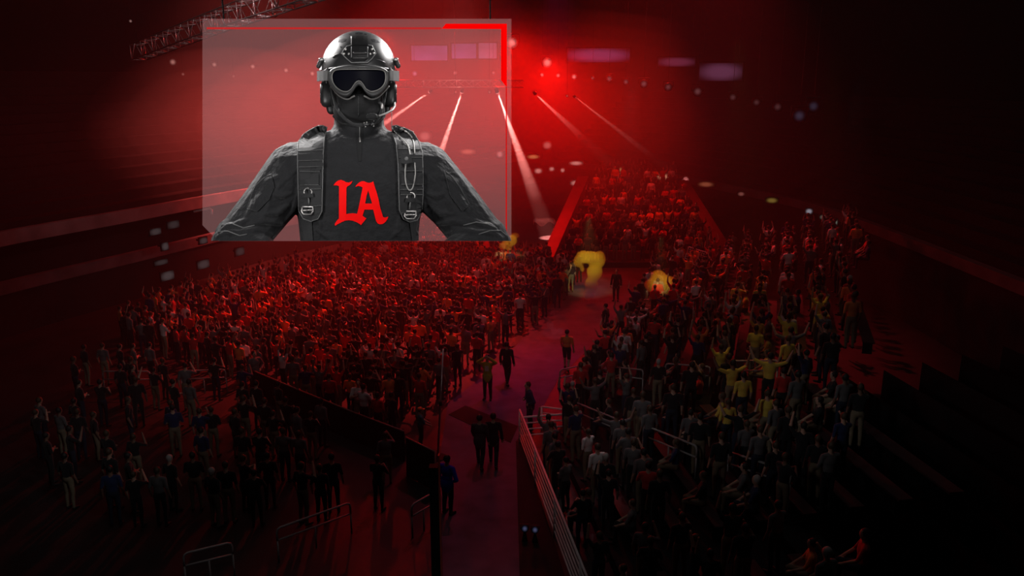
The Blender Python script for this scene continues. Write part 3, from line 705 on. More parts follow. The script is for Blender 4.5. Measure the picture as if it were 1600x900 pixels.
for i, (x, y, r, k) in enumerate([(926, 122, 3, .22), (952, 123, 5, .2), (978, 128, 4.5, .17), (1006, 131, 6, .17), (1044, 136, 6, .10), (1090, 143, 7, .12), (1145, 152, 6, .07), (1182, 160, 6, .06), (1215, 167, 7, .06)]):
    lamp('spot_lamp', ORD[i]+' lamp from the left in the dim row right of the flood', at(x, y, 56-i*1.2), EYE, px_r(r, 56-i*1.2), (.9, .35, .38), k, 'lamp')
lamp('spot_lamp', 'bluish blurred lamp at the right end of the dim row', at(1249, 181, 44), EYE, px_r(10, 44), BLUE, .06, 'lamp')
lamp('spot_lamp', 'bluish blurred lamp above the right end of the dim row', at(1271, 166, 44), EYE, px_r(9, 44), BLUE, .05, 'lamp')
# beam lights under the truss: lamp and a narrow spot in each
def beam(i, x, y, r, txy, td, watts, deg, depth=52):
    loc = at(x, y, depth); tg = at(txy[0], txy[1], td)
    root = lamp('beam_light', ORD[i]+' beam light from the left under the stage truss', loc, tg, px_r(r*.9, depth), (1, .5, .47), 1.0, 'beam light')
    d = (tg-loc).normalized(); s = spot('beam_lamp', loc+d*.25, tg, watts, (1, .30, .26), deg, .6, .03)
    s.parent = root; s.location = d*.25
for a in BEAMS: beam(*a)
for i, (x, y, r) in enumerate([(712, 144, 1.9), (765, 144, 2.3), (886, 150, 1.8)]):
    lamp('spot_lamp', ORD[i]+' tiny red lamp from the left between the beam lights', at(x, y, 52), EYE, px_r(r, 52), (1, .16, .12), .9, 'lamp')
# balcony lamps: flat fittings with a glowing diffuser
def fitting(label, x, y, w, h, depth, col, k, rz=0.0):
    c = at(x, y, depth); root = empty('balcony_lamp', c, (0, 0, rz)); tag(root, label, 'lamp')
    W_, H_ = px_r(w, depth), px_r(h, depth)
    pts = [(W_*math.copysign(abs(math.cos(a))**.6, math.cos(a)), 0, H_*math.copysign(abs(math.sin(a))**.6, math.sin(a))) for a in np.linspace(0, 2*PI, 21)[:-1]]
    MB().prism([(p[0]*1.12, .02, p[2]*1.15) for p in pts], (0, .18, 0)).build('housing', M_LAMPH, root)
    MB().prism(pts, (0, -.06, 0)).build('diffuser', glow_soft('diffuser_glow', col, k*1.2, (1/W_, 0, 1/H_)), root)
    MB().box((0, .3, 0), (W_*.3, .3, H_*.5)).build('bracket', M_LAMPH, root)
AMB = (1, .38, .14); YEL = (.9, .6, .12); WHT = (.85, .8, .95)
for i, (x, y, w, h, dp, c, k) in enumerate([(833, 245, 11, 4, 73, AMB, .4), (841, 267, 7, 5, 71, (1, .4, .35), .5), (862, 264, 5, 4, 71, (1, .4, .35), .45), (879, 266, 4, 4, 70, (1, .4, .35), .45), (900, 255, 12, 4, 70, (1, .4, .35), .5),
        (898, 286, 8, 5, 66, (1, .4, .35), .4), (966, 265, 10, 4.5, 66, AMB, .3), (1036, 276, 12, 6, 62, (1, .35, .2), .42), (1103, 288, 14, 5, 58, (1, .25, .12), .17), (1158, 303, 6, 4, 54, (1, .3, .25), .12), (1206, 313, 10, 5, 50, YEL, .12),
        (1264, 330, 6, 5, 46, WHT, .20), (1284, 339, 4, 4, 45, (.8, .75, .6), .06), (1304, 347, 5, 6, 44, (.8, .9, .75), .13), (1333, 360, 7, 6, 43, (.7, .7, .8), .03)]):
    fitting((ORD+['fifteenth'])[i]+' lamp from the left along the right balcony', x, y, w, h, dp, c, k, -.25 if i > 6 else 0)
fitting('red lamp strip seen through the panel beside the right shoulder', 731, 237, 14, 5, 70, (1, .2, .14), .45)
fitting('round pink lamp seen through the panel at its right edge', 781, 241, 6, 6, 68, (1, .35, .35), .4)
fitting('pink blurred lamp seen through the panel above the right strap', 664, 213, 11, 9, 68, (1, .28, .26), .35)
fitting('pink lamp above the balcony right of the panel', 855, 227, 8, 7, 72, (1, .3, .27), .35)
# ---------------------------------------------------------------- video screens
def video(label, x0, y0, x1, y1, depth, col, k):
    c = at((x0+x1)/2, (y0+y1)/2, depth); root = empty('video_screen', c); tag(root, label, 'screen')
    w, h = px_r(x1-x0, depth), px_r(y1-y0, depth)
    f = MB(); t = .12
    for cx, cz, sx, sz in ((0, h/2+t/2, w+2*t, t), (0, -h/2-t/2, w+2*t, t), (-w/2-t/2, 0, t, h), (w/2+t/2, 0, t, h)): f.box((cx, 0, cz), (sx, .3, sz))
    f.build('frame', M_DARK, root)
    for k in (-.4, .4): MB().tube([(w*k, 0, h/2+t), (w*k, 0, 29.9-c.z)], .02, 5).build('hanger', M_LAMPH, root)
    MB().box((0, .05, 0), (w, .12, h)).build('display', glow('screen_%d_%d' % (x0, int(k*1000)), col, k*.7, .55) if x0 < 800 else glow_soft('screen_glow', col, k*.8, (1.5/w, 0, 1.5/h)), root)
PUR = (.55, .2, .62)
video('leftmost purple video screen above the stage, seen through the panel', 643, 72, 699, 94, 75, PUR, .30)
video('second purple video screen above the stage, seen through the panel', 706, 69, 744, 91, 75, PUR, .30)
video('pale purple video screen seen through the panel near its red corner', 748, 68, 776, 91, 75, (.75, .3, .6), .36)
video('purple video screen at right of the red floods', 886, 76, 984, 97, 75, (.42, .10, .30), .16)
video('dim purple video screen high in the dark right stand', 1092, 99, 1160, 126, 70, (.32, .1, .22), .05)
video('faintest purple video screen between two other right screens', 1028, 90, 1086, 104, 73, (.32, .06, .14), .035)
# ---------------------------------------------------------------- lit wall signs of the left concourse
def on_left(px, py, z):                                              # point of the left stand's front that shows at that height
    p = ground(px, py, z); return p
for i, (x, y, w, h, z) in enumerate([(243, 362, 20, 10, 3.3), (271, 351, 22, 12, 3.4), (258, 385, 12, 12, 2.8), (318, 376, 16, 10, 2.9), (252, 410, 24, 8, 2.3), (262, 431, 24, 14, 1.3), (318, 413, 24, 14, 1.4), (375, 393, 20, 14, 1.5)]):
    p = at(x, y, 42.6+ (x-240)*.045); root = empty('wall_monitor', p, (0, 0, math.radians(62))); tag(root, ORD[i]+[' pale screen of the upper row on the left stand', ' pale screen of the lower row on the left stand'][i > 4], 'monitor')
    W_, H_ = px_r(w, 43)*1.0, px_r(h, 43)
    f = MB(); f.box((0, .06, 0), (W_+.08, .08, H_+.08)); f.build('casing', M_DARK, root)
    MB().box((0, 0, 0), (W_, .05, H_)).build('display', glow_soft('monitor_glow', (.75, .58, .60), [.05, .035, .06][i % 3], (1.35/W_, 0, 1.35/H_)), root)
    MB().box((0, .3, 0), (.1, .45, .1)).build('bracket', M_DARK, root)
gr = MB().tube([at(303, 331, 43), at(328, 326, 43), at(331, 328, 43), at(331, 335, 43)], .06, 8).build('guard_rail', mat('pale_rail', (.7, .62, .62), .5, .3), None, True)
tag(gr, 'short pale bent rail at the foot of the left balcony', 'railing')
# ---------------------------------------------------------------- red painted stair sides at the far blocks
M_REDP = mat('red_paint', (.16, .008, .012), .55, .4, vary=(1, .2))
structure(MB().prism([(2.0, 50.6, 0), (2.9, 50.6, 0), (6.2, 62.2, 0), (5.3, 62.2, 0)], (0, 0, .01)).build('trim_4', M_REDP))
def slope(name, x0, x1, y0, y1, z0, z1, w):
    mb = MB(); vs = [(x0, y0, 0), (x0+w, y0, 0), (x0+w, y0, z0), (x0, y0, z0), (x1, y1, 0), (x1+w, y1, 0), (x1+w, y1, z1), (x1, y1, z1)]
    mb.add(vs, [(0, 1, 2, 3), (4, 7, 6, 5), (0, 4, 5, 1), (3, 2, 6, 7), (1, 5, 6, 2), (0, 3, 7, 4)]); return structure(mb.build(name, M_REDP))
slope('trim_5', 1.75, 4.9, 50.6, 62, .7, 4.5, .8); slope('trim_6', 13.25, 12.1, 50.6, 61, .7, 4.3, .8); slope('trim_7', -2.1, -3.6, 51.6, 61.5, .8, 4.2, .8)
# low red boards of the stage edge
for i, (xa, ya, xb, yb) in enumerate([(762, 408, 808, 421), (945, 414, 1000, 416), (870, 396, 905, 392)]):
    a, b = ground(xa, ya), ground(xb, yb); d = b-a
    bd = MB(); bd.box((0, 0, .5), (d.length, .12, .9)); bd.box((0, .2, .04), (d.length, .5, .08))
    for k in (-.45, 0, .45): bd.box((d.length*k, .15, .35), (.08, .25, .7))
    o = bd.build('stage_board', M_REDP, None, False, (a+b)/2); o.rotation_euler = (0, 0, math.atan2(d.y, d.x))
    tag(o, ['red board at the end of the crowd under the panel corner', 'red board across the far end of the walkway', 'short red board before the far red seating block'][i], 'board')
# white draped table where the beam lands
tb = empty('draped_table', ground(851, 356)); tag(tb, 'bright white draped table where the light beam lands', 'table')
M_CLOTH = mat('white_cloth', (.8, .75, .75), .8, .2, bump=(6, .3, .05))
cm = MB(); nx, ny = 18, 8
for j in range(ny+1):
    for i in range(nx+1):
        u = i/nx-.5; v = j/ny-.5; e = max(abs(u)*2, abs(v)*2); drop = max(0, (e-.8)/.2)
        cm.v.append((u*1.8, v*.9, .76-.55*drop**1.5*(.7+.3*math.sin(9*u+7*v))+.02*math.sin(11*u)))
cm.f = [(j*(nx+1)+i, j*(nx+1)+i+1, (j+1)*(nx+1)+i+1, (j+1)*(nx+1)+i) for j in range(ny) for i in range(nx)]; cm.m = [0]*len(cm.f)
cm.build('cloth', M_CLOTH, tb, True); MB().box((0, 0, .71), (1.4, .66, .04)).build('table_top', M_DARK, tb)
for sx in (-.62, .62):
    for sy in (-.27, .27): MB().box((sx, sy, .35), (.05, .05, .7)).build('leg', M_DARK, tb)
# white stage lamps beside the right smoke, and the white mesh panel
for i, (x, y) in enumerate([(1050, 406), (1022, 421)]):
    lamp('stage_lamp', ['upper small white lamp above the right yellow smoke', 'lower small white lamp touching the right yellow smoke'][i], at(x, y, 49), EYE, px_r(4.5, 49), (.75, .55, .6), .45, 'lamp')
mp_ = empty('mesh_panel', at(1090, 400, 46)); tag(mp_, 'white wire mesh panel standing tilted in the right crowd', 'panel')
mm = MB()
for k in range(12): mm.tube([(-.6+k*.11, 0, -.33), (-.6+k*.11, 0, .33)], .008, 5)
for k in range(7): mm.tube([(-.6, 0, -.33+k*.11), (.61, 0, -.33+k*.11)], .008, 5)
mm.build('wire_mesh', M_CLOTH, mp_); f = MB(); f.tube([(-.62, 0, -.35), (.63, 0, -.35), (.63, 0, .35), (-.62, 0, .35), (-.62, 0, -.35)], .02, 6); f.build('frame', M_CLOTH, mp_)
pz = at(1090, 400, 46).z
for sx in (-.55, .55): MB().tube([(sx, .02, -.33), (sx, .02, -pz+tier_z(*at(1090, 400, 46).xy))], .02, 6).build('leg', M_DARK, mp_)
mp_.rotation_euler = (0, math.radians(16), math.radians(-12))
# ---------------------------------------------------------------- yellow smoke and a little teal one
def puff(name, label, blobs, depth, m, vox=.07):
    mb = MB(); c = at(*blobs[0][:2], depth)
    for (x, y, rx, ry) in blobs:
        p = at(x, y, depth+RNG.uniform(-.2, .2))-c; mb.ell(p, (px_r(rx, depth), px_r((rx+ry)/2, depth)*.8, px_r(ry, depth)), 14, 10)
    me = remesh(mb, vox, 3); me.materials.append(m); o = bpy.data.objects.new(name, me); COL.objects.link(o); o.location = c
    return tag(o, label, 'smoke', kind='stuff')
M_YS = smoke('yellow_smoke', (1, .55, .04), 1.8); M_TS = smoke('teal_smoke', (.25, .8, 1), .35)
puff('yellow_smoke', 'tall bent plume of yellow smoke at the far end of the walkway', [(920, 402, 22, 10), (937, 405, 10, 14), (903, 408, 8, 10), (929, 425, 13, 14), (924, 445, 11, 14), (919, 460, 8, 10), (912, 398, 12, 7), (910, 420, 4, 6)], 44, M_YS)
puff('yellow_smoke', 'round cloud of yellow smoke over the right crowd', [(1032, 442, 20, 15), (1020, 446, 13, 12), (1046, 440, 13, 9), (1028, 430, 12, 9), (1040, 452, 10, 8), (1030, 456, 9, 7), (1012, 444, 7, 7)], 39.5, M_YS)
puff('yellow_smoke', 'small wisp of yellow smoke under the panel corner', [(797, 376, 12, 9), (787, 384, 9, 6), (805, 368, 8, 5), (795, 388, 6, 4)], 47, M_YS)
puff('teal_smoke', 'faint teal wisp of smoke above the walkway', [(860, 508, 7, 7), (866, 518, 7, 6), (876, 517, 7, 6), (855, 500, 6, 5)], 38, M_TS)
YC = (1, .75, .25)  # colour of unseen spots added to make the yellow smoke show
for (x, y, dp, w) in ((920, 412, 44, YEL_W*1.2), (1033, 443, 39.5, YEL_W*.8), (796, 378, 47, YEL_W*.8)):
    spot('smoke_fill', at(x, y-75, dp-5), at(x, y, dp), w, YC, 23 if x == 920 else 16, .9, .1)
spot('smoke_fill', at(866, 450, 33), at(866, 512, 38), 120, (.3, .8, 1), 12, .8, .1)  # unseen cyan spot added for the teal wisp
# ---------------------------------------------------------------- walkway fence, crowd rails, barriers
def fence(name, label, a, b, h=1.1, n=6, r=.02, posts=None, z=0):
    a = Vector((a[0], a[1], z)); b = Vector((b[0], b[1], z)); root = empty(name, a); tag(root, label, 'fence')
    d = b-a; np_ = posts or max(2, int(d.length/2)+1)
    for k in range(n):
        zz = h*(k+1)/n; MB().tube([(0, 0, zz), (d.x, d.y, zz)], r if k < n-1 else r*1.5, 8).build('rail', M_RAIL, root, True)
    for k in range(np_):
        p = d*k/(np_-1); MB().tube([(p.x, p.y, 0), (p.x, p.y, h)], r*1.5, 8).build('post', M_RAIL, root, True)
    return root
fence('walkway_fence', 'long six bar metal fence running down the right walkway edge', (0.25, 25.2), (1.95, 13.6), 1.15, 6, .022, 5)
g1, g2, g3 = ground(812, 690), ground(905, 682), ground(846, 672)
fence('barrier_fence', 'short metal barrier joining the top end of the long fence', g1.xy, g2.xy, .85, 4, .024, 2)
fence('barrier_fence', 'short metal barrier meeting the other one at an angle beside the blue jacket man', g3.xy, (g2+Vector((.05, .1, 0))).xy, .85, 4, .022, 2)
def on_tier(px, py, h, zf):
    d = ray(px, py)
    for k in range(120, 900):
        p = CAMP+d*(k*.1)
        if p.z <= zf(p.x, p.y)+h: return p
    return p
def hand_rail(label, ax, ay, bx, by, h=1.0, zf=tier_z, posts=(0, 1), drop=.32):
    A, B = on_tier(ax, ay, h, zf), on_tier(bx, by, h, zf); A0 = Vector((A.x, A.y, zf(A.x, A.y))); root = empty('hand_rail', A0); tag(root, label, 'railing')
    A, B = A-A0, B-A0; d = (B-A).normalized(); dn = Vector((0, 0, -drop)); c = .1
    MB().tube([A+dn, A+dn*.35, A+d*c*.3+dn*.1, A+d*c, B-d*c, B-d*c*.3+dn*.1, B+dn*.35, B+dn], .028, 8).build('top_rail', M_HRAIL, root, True)
    MB().tube([A+dn, B+dn], .024, 8).build('lower_rail', M_HRAIL, root, True)
    for k in list(posts)+[.5]:
        p = A+(B-A)*k; z = zf(p.x+A0.x, p.y+A0.y)-A0.z; MB().tube([p+dn, (p.x, p.y, z)], .024, 8).build('post', M_HRAIL, root, True)
for a in [('two bar rail on the right steps nearest the walkway, behind the fence', 935, 571, 1005, 578), ('two bar rail in the middle row of the right steps, second from walkway', 1040, 568, 1110, 573), ('pale two bar rail among the yellow lit spectators', 1142, 564, 1216, 563),
          ('silver two bar rail just above the short barriers', 898, 628, 964, 655), ('silver two bar rail right of the white lit spectators', 1006, 664, 1089, 697), ('thin two bar rail furthest down on the dark right steps', 1139, 706, 1236, 737),
          ('far two bar rail beside the right yellow smoke', 1006, 468, 1084, 468)]:
    hand_rail(*a)
zero = lambda x, y: 0
for a in [('two bar rail in the dark lower left seating, nearest the post', 432, 826, 547, 785), ('two bar rail at the lower left corner of the dark seating', 286, 865, 362, 847), ('short bent rail beside the tall dark post', 643, 789, 679, 769), ('faint two bar rail on the left floor under the bowl wall', 282, 580, 352, 577), ('faintest two bar rail at the far left edge of the floor', 160, 580, 234, 580),
          ('short two bar rail on the walkway edge by the orange shirt man', 875, 578, 914, 570)]:
    hand_rail(*a, .95, zero)
# black barrier wall along the front of the left floor crowd
pts = [ground(x, y) for x, y in ((393, 617), (470, 652), (556, 690), (634, 722))]
for i in range(3):
    a, b = pts[i], pts[i+1]; d = b-a; root = empty('crowd_barrier', a, (0, 0, math.atan2(d.y, d.x))); tag(root, ORD[i]+' black barrier section from the left in front of the floor crowd', 'barrier')
    l = d.length-.04; MB().box((l/2, 0, .5), (l, .05, 1.0)).build('panel', M_DARK, root); MB().tube([(0, 0, 1.02), (l, 0, 1.02)], .03, 8).build('top_rail', mat('red_highlight_rail', (.22, .1, .09), .5, .4), root, True)  # reddish top rail carries the edge highlight in its own colour
    for k in (.15, .85): MB().prism([(l*k, .03, 0), (l*k, .6, 0), (l*k, .03, .8)], (.04, 0, 0)).build('brace', M_DARK, root)
a, b = ground(637, 744), ground(681, 768); d = b-a
scr = empty('black_screen_board', a, (0, 0, math.atan2(d.y, d.x))); tag(scr, 'black upright board beside the tall pole at the walkway', 'board')
MB().box((d.length/2, 0, .62), (d.length, .05, 1.2)).build('panel', M_DARK, scr); MB().tube([(0, 0, 0), (0, 0, 1.25), (d.length, 0, 1.25), (d.length, 0, 0)], .035, 8).build('frame', mat('red_highlight_rail', (0, 0, 0)), scr, True)
# slim pole and the tall dark post
b = ground(684, 715); tp = at(692.5, 545, (b-CAMP).dot(Fv)-.4)
pole = empty('slim_pole', b); tag(pole, 'slim tall metal pole standing at the left walkway edge', 'pole')
MB().tube([(0, 0, .03), tp-b], [.035, .026], 10).build('shaft', M_STEEL, pole, True); MB().tube([(0, 0, 0), (0, 0, .03)], .28, 20).build('base', M_DARK, pole); MB().tube([(tp-b)*.48, (tp-b)*.52], .05, 10).build('collar', M_DARK, pole, True)
b = ground(688, 925); hpost = 3.4
post = empty('dark_post', b); tag(post, 'tall square black post with red edge at the lower left of walkway', 'post')
MB().box((-.08, 0, 1.6), (.20, .22, 3.2)).build('shaft', M_DARK, post); MB().box((.045, -.05, 1.75), (.03, .14, 3.5)).build('edge_strip', mat('red_edge', (.5, .10, .07), .5, .4), post); MB().box((-.06, 0, .02), (.45, .45, .04)).build('foot', M_DARK, post)
# thin black sheet laid flat on the walkway
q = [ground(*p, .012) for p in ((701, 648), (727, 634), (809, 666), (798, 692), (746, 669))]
mt = MB().prism([p-q[0] for p in q], (0, 0, .012)).build('floor_patch', mat('dark_sheet', (.012, .010, .011), .8, .2, bump=(20, .3, .01)), None, False, q[0]); tag(mt, 'dark angular patch lying across the walkway', 'mat')
# small bluish lamps on the ground right of the walkway
for i, (x, y) in enumerate([(820, 826), (836, 828)]):
    p = ground(x, y, .35); o = lamp('ground_lamp', ['left one of two small bluish lamps beside the fence', 'right one of two small bluish lamps beside the fence'][i], p, EYE, .085, (.16, .17, .35), .35, 'lamp')
    MB().tube([(0, 0, -.1), (0, 0, -.35)], [.03, .08], 10).build('stand', M_DARK, o)
# ---------------------------------------------------------------- people
ARM = {'down': ((.25, .03, 1.14), (.265, -.05, .90)), 'up': ((.30, -.04, 1.60), (.25, -.10, 1.85)), 'phone': ((.27, -.20, 1.29), (.11, -.30, 1.56)),
       'clap': ((.26, -.12, 1.17), (.06, -.32, 1.27)), 'cross': ((.25, -.03, 1.15), (-.03, -.19, 1.17)), 'swing': ((.24, -.10, 1.15), (.23, -.27, .96)),
       'back': ((.25, .14, 1.16), (.27, .18, .92)), 'hip': ((.36, .07, 1.14), (.20, -.07, 1.02)), 'knee': ((.24, -.12, 1.16), (.15, -.34, 1.02)), 'wide': ((.42, -.02, 1.50), (.52, -.06, 1.74)), 'head': ((.34, -.14, 1.50), (.12, -.16, 1.66))}
def figure(arms=('down', 'down'), legs='stand', sit=False, detail=False, coat=False, bare=False, lean=0.0, fat=1.0, head_turn=0.0):
    """tapered prims of a person 1.75 m tall, facing -Y: list of (a, ra, b, rb, tag) and (centre, radii, tag)"""
    caps, ells = [], []
    dz = -.42 if sit else 0.0
    def P(x, y, z): return Vector((x, y - lean*max(0, z-.9), z+dz))
    ells += [(P(0, 0, .96), (.165*fat, .118*fat, .13), 'trousers'), (P(0, .0, 1.10), (.152*fat, .112*fat, .16), 'shirt'), (P(0, 0, 1.28), (.178*fat, .122*fat, .19), 'shirt')]
    caps.append((P(-.13, 0, 1.405), .068, P(.13, 0, 1.405), .068, 'shirt'))
    caps.append((P(0, .01, 1.42), .058, P(0, -.005, 1.54), .054, 'skin'))
    hc = P(0, -.02, 1.63)
    ells += [(hc, (.076, .096, .116), 'skin'), (hc+Vector((0, -.02, -.06)), (.058, .066, .058), 'skin'), (hc+Vector((0, .022, .026)), (.086, .093, .102), 'hair')]
    if detail:
        caps.append((hc+Vector((0, -.092, .012)), .012, hc+Vector((0, -.110, -.016)), .016, 'skin'))
        for s in (-1, 1):
            ells.append((hc+Vector((s*.078, .006, -.005)), (.012, .022, .032), 'skin')); ells.append((hc+Vector((s*.034, -.084, .008)), (.012, .010, .007), 'eye'))
        ells.append((hc+Vector((0, -.082, -.052)), (.024, .010, .008), 'lip'))
    for s, am in ((-1, arms[0]), (1, arms[1])):
        e, w = ARM[am]; sh = P(s*.185, 0, 1.40); el = P(s*e[0], e[1], e[2]); wr = P(s*w[0], w[1], w[2])
        caps.append((sh, .062, el, .046, 'shirt')); caps.append((el, .045, wr, .034 if not coat else .044, 'skin' if not coat else 'shirt'))
        d = (wr-el).normalized(); side = d.cross(Vector((0, 1, .2))).normalized(); nrm = side.cross(d).normalized()
        palm = wr+d*.085
        caps.append((wr+d*.01, .028, palm, .032, 'hand'))
        if detail:
            for k, (o, l) in enumerate(((-.030, .062), (-.010, .074), (.011, .070), (.030, .052))):
                b = palm+side*o; m = b+d*l*.6; t_ = m+(d*.75+nrm*.55*(1 if s > 0 else 1)).normalized()*l*.55
                caps.append((b, .0105, m, .0098, 'hand')); caps.append((m, .0098, t_, .0085, 'hand'))
            tb = wr+d*.03+side*(-.028); tm = tb+(d*.6-side*.7).normalized()*.045; caps.append((tb, .013, tm, .0115, 'hand')); caps.append((tm, .0115, tm+(d*.9+nrm*.3).normalized()*.035, .0095, 'hand'))
    for s in (-1, 1):
        hip = P(s*.09, 0, .92)
        if sit: kn = P(s*.11, -.43, .93); an = P(s*.11, -.44, .51); to = P(s*.12, -.60, .46)
        elif legs == 'stand': kn = P(s*.105, -.02, .50); an = P(s*.11, .02, .09); to = P(s*.13, -.14, .038)
        elif s > 0: kn = P(.10, -.20, .53); an = P(.10, -.30, .10); to = P(.11, -.46, .045)
        else: kn = P(-.10, .02, .50); an = P(-.10, .30, .15); to = P(-.11, .18, .042)
        lt = 'skin' if bare else 'trousers'
        caps.append((hip, .092, kn, .064, 'trousers')); mid = kn.lerp(an, .33)+Vector((0, .015, 0))
        caps.append((kn, .060, mid, .058, lt)); caps.append((mid, .058, an, .042, lt)); caps.append((an+Vector((0, .02, -.035)), .044, to, .036, 'shoe'))
    if coat: ells.append((P(0, .01, .90), (.185, .14, .24), 'shirt'))
    return caps, ells
def fig_mesh(spec, voxel, dec=None, smooth=2):
    caps, ells = spec; mb = MB()
    for a, ra, b, rb, t in caps:
        if not (t == 'hand' and voxel > .02 and ra < .02): mb.caps(a, ra, b, rb, 10)
    for c, r, t in ells: mb.ell(c, r, 16, 12)
    me = remesh(mb, voxel, smooth, dec, .4)
    n = len(me.polygons); c = np.empty(n*3); me.polygons.foreach_get('center', c); c = c.reshape(-1, 3)
    best = np.full(n, 1e9); tags = np.zeros(n, int); TG = ['skin', 'shirt', 'trousers', 'hair', 'shoe', 'eye', 'lip']
    for a, ra, b, rb, t in caps:
        a, b = np.array(a), np.array(b); ab = b-a; u = np.clip(((c-a) @ ab)/(ab @ ab+1e-9), 0, 1)
        d = np.linalg.norm(c-(a+u[:, None]*ab), axis=1)-(ra+(rb-ra)*u); k = d < best; best[k] = d[k]; tags[k] = TG.index('skin' if t == 'hand' else t)
    for cc, r, t in ells:
        q = (c-np.array(cc))/np.array(r); d = (np.linalg.norm(q, axis=1)-1)*min(r)
        if t in ('eye', 'lip'): d = d-.006
        if t == 'hair': d = np.where(c[:, 1]-cc[1] > -.075, d-.004, d+.05)
        k = d < best; best[k] = d[k]; tags[k] = TG.index(t)
    me.polygons.foreach_set('use_smooth', [True]*n)
    return me, tags
SKIN = [mat('skin_light', (.45, .27, .20), .6, .35), mat('skin_dark', (.20, .11, .08), .6, .35)]
HAIR = [mat('hair_black', (.015, .012, .011), .6, .4), mat('hair_brown', (.06, .035, .02), .6, .4), mat('hair_grey', (.35, .33, .32), .7, .3)]
SHIRT = {'black': (.018, .018, .02), 'grey': (.12, .115, .12), 'white': (.62, .58, .58), 'red': (.5, .03, .03), 'orange': (.75, .2, .06), 'navy': (.02, .03, .09), 'yellow': (.62, .45, .08)}
SHM = {k: mat('cloth_'+k, v, .85, .15, bump=(14, .2, .02), sheen=.15) for k, v in SHIRT.items()}
TRO = [mat('denim_dark', (.025, .03, .05), .85, .15), mat('cloth_black', SHIRT['black']), mat('khaki', (.20, .16, .11), .85, .15)]
SHOE = mat('shoe_dark', (.02, .02, .02), .6, .3); EYE_M = mat('eye_dark', (.02, .015, .012), .3, .5); LIP = mat('lip', (.30, .12, .10), .5, .4)
def face_dir(dx, dy): return math.atan2(dx, -dy)
def child_from(me, tags, want, name, m, parent, lift):
    bm = bmesh.new(); bm.from_mesh(me); bm.faces.ensure_lookup_table(); bm.normal_update()
    for v in bm.verts: v.co += v.normal*lift
    bmesh.ops.delete(bm, geom=[f for f in bm.faces if tags[f.index] != want], context='FACES')
    for _ in range(2):
        for v in [v for v in bm.verts if v.is_boundary and len(v.link_faces) == 1]: bmesh.ops.delete(bm, geom=[v], context='VERTS')
    r = bmesh.ops.extrude_face_region(bm, geom=bm.faces[:])
    k = bpy.data.meshes.new(name); bm.normal_update()
    for v in [x for x in r['geom'] if isinstance(x, bmesh.types.BMVert)]: v.co += v.normal*.006
    bmesh.ops.recalc_face_normals(bm, faces=bm.faces); bm.to_mesh(k); bm.free(); k.materials.append(m); k.polygons.foreach_set('use_smooth', [True]*len(k.polygons))
    o = bpy.data.objects.new(name, k); COL.objects.link(o); o.parent = parent; return o
def walker(label, px, py, face, spec, shirt, trousers, skin=0, hair=0, z=0.0, scale=1.0, shoe=SHOE):
    p = ground(px, py, z); root = empty('person', p, (0, 0, face)); root.scale = (scale,)*3; tag(root, label, 'person')
    me, tg = fig_mesh(spec, .0125)
    for m in (SKIN[skin], EYE_M, LIP): me.materials.append(m)
    me.polygons.foreach_set('material_index', np.where(tg == 5, 1, np.where(tg == 6, 2, 0)).astype(int))
    b = bpy.data.objects.new('body', me); COL.objects.link(b); b.parent = root
    child_from(me, tg, 1, 'shirt', shirt, root, .005); child_from(me, tg, 2, 'trousers', trousers, root, .004)
    child_from(me, tg, 3, 'hair', HAIR[hair], root, .003); child_from(me, tg, 4, 'shoes', shoe, root, .003)
    return root
AWAY, TOWARD = face_dir(.2, 1), face_dir(0, -1)
w = walker('person in orange shirt and shorts walking away on the walkway', 885, 579, AWAY, figure(('down', 'swing'), 'stride', detail=True, bare=True), SHM['orange'], TRO[1])
w = walker('person in yellow vest with both hands raised to the face', 762, 624, face_dir(-.15, -1), figure(('head', 'head'), 'stand', detail=True, coat=True), mat('vest_yellow', (.45, .34, .05), .8, .2), TRO[1])
bd = MB().prism([(-.07, -.142, 1.16), (.07, -.142, 1.16), (.07, -.142, 1.36), (-.07, -.142, 1.36)], (0, -.012, 0)).build('number_bib', mat('pale_bib', (.6, .45, .42), .8, .2), w)
w = walker('person in long black coat and dark trousers, back turned', 792, 601, face_dir(.3, 1), figure(('down', 'down'), 'stride', detail=True, coat=True), SHM['black'], TRO[1])
w = walker('person in navy jacket with folded arms by the metal barriers', 828, 672, face_dir(-1, -.25), figure(('cross', 'hip'), 'stand', detail=True, coat=True, lean=.10), SHM['navy'], TRO[1], 0, 1)
w = walker('left one of two dark dressed persons walking side by side', 750, 731, face_dir(.15, 1), figure(('down', 'swing'), 'stride', detail=True, coat=True), mat('jacket_dark', (.05, .045, .05), .85, .2), TRO[1])
w = walker('right one of two dark dressed persons walking side by side', 771, 728, face_dir(.05, 1), figure(('down', 'back'), 'stride', detail=True, coat=True), SHM['black'], TRO[0])
w = walker('person in bright blue top half hidden by the dark post', 700, 803, face_dir(.5, .8), figure(('hip', 'down'), 'stand', detail=True, coat=True), mat('top_blue', (.02, .03, .55), .8, .2), TRO[1])
w = walker('person in pale shirt and beige shorts at the front of the crowd', 563, 668, face_dir(.2, -1), figure(('clap', 'down'), 'stand', detail=True, bare=True), SHM['white'], TRO[2], 0, 1, shoe=SHM['white'])
w = walker('dark figure standing on the far right edge of the walkway', 945, 532, face_dir(-.8, .5), figure(('down', 'cross'), 'stand', detail=True, coat=True), SHM['black'], TRO[1])
w = walker('distant dark figure at the far end right of the yellow plume', 962, 470, face_dir(-.3, -1), figure(('down', 'down'), 'stand', detail=True, coat=True), SHM['black'], TRO[1])
w = walker('person in pale grey top standing above the left barrier end', 402, 617, face_dir(.6, -.6), figure(('down', 'hip'), 'stand', detail=True, coat=True), SHM['grey'], TRO[1])
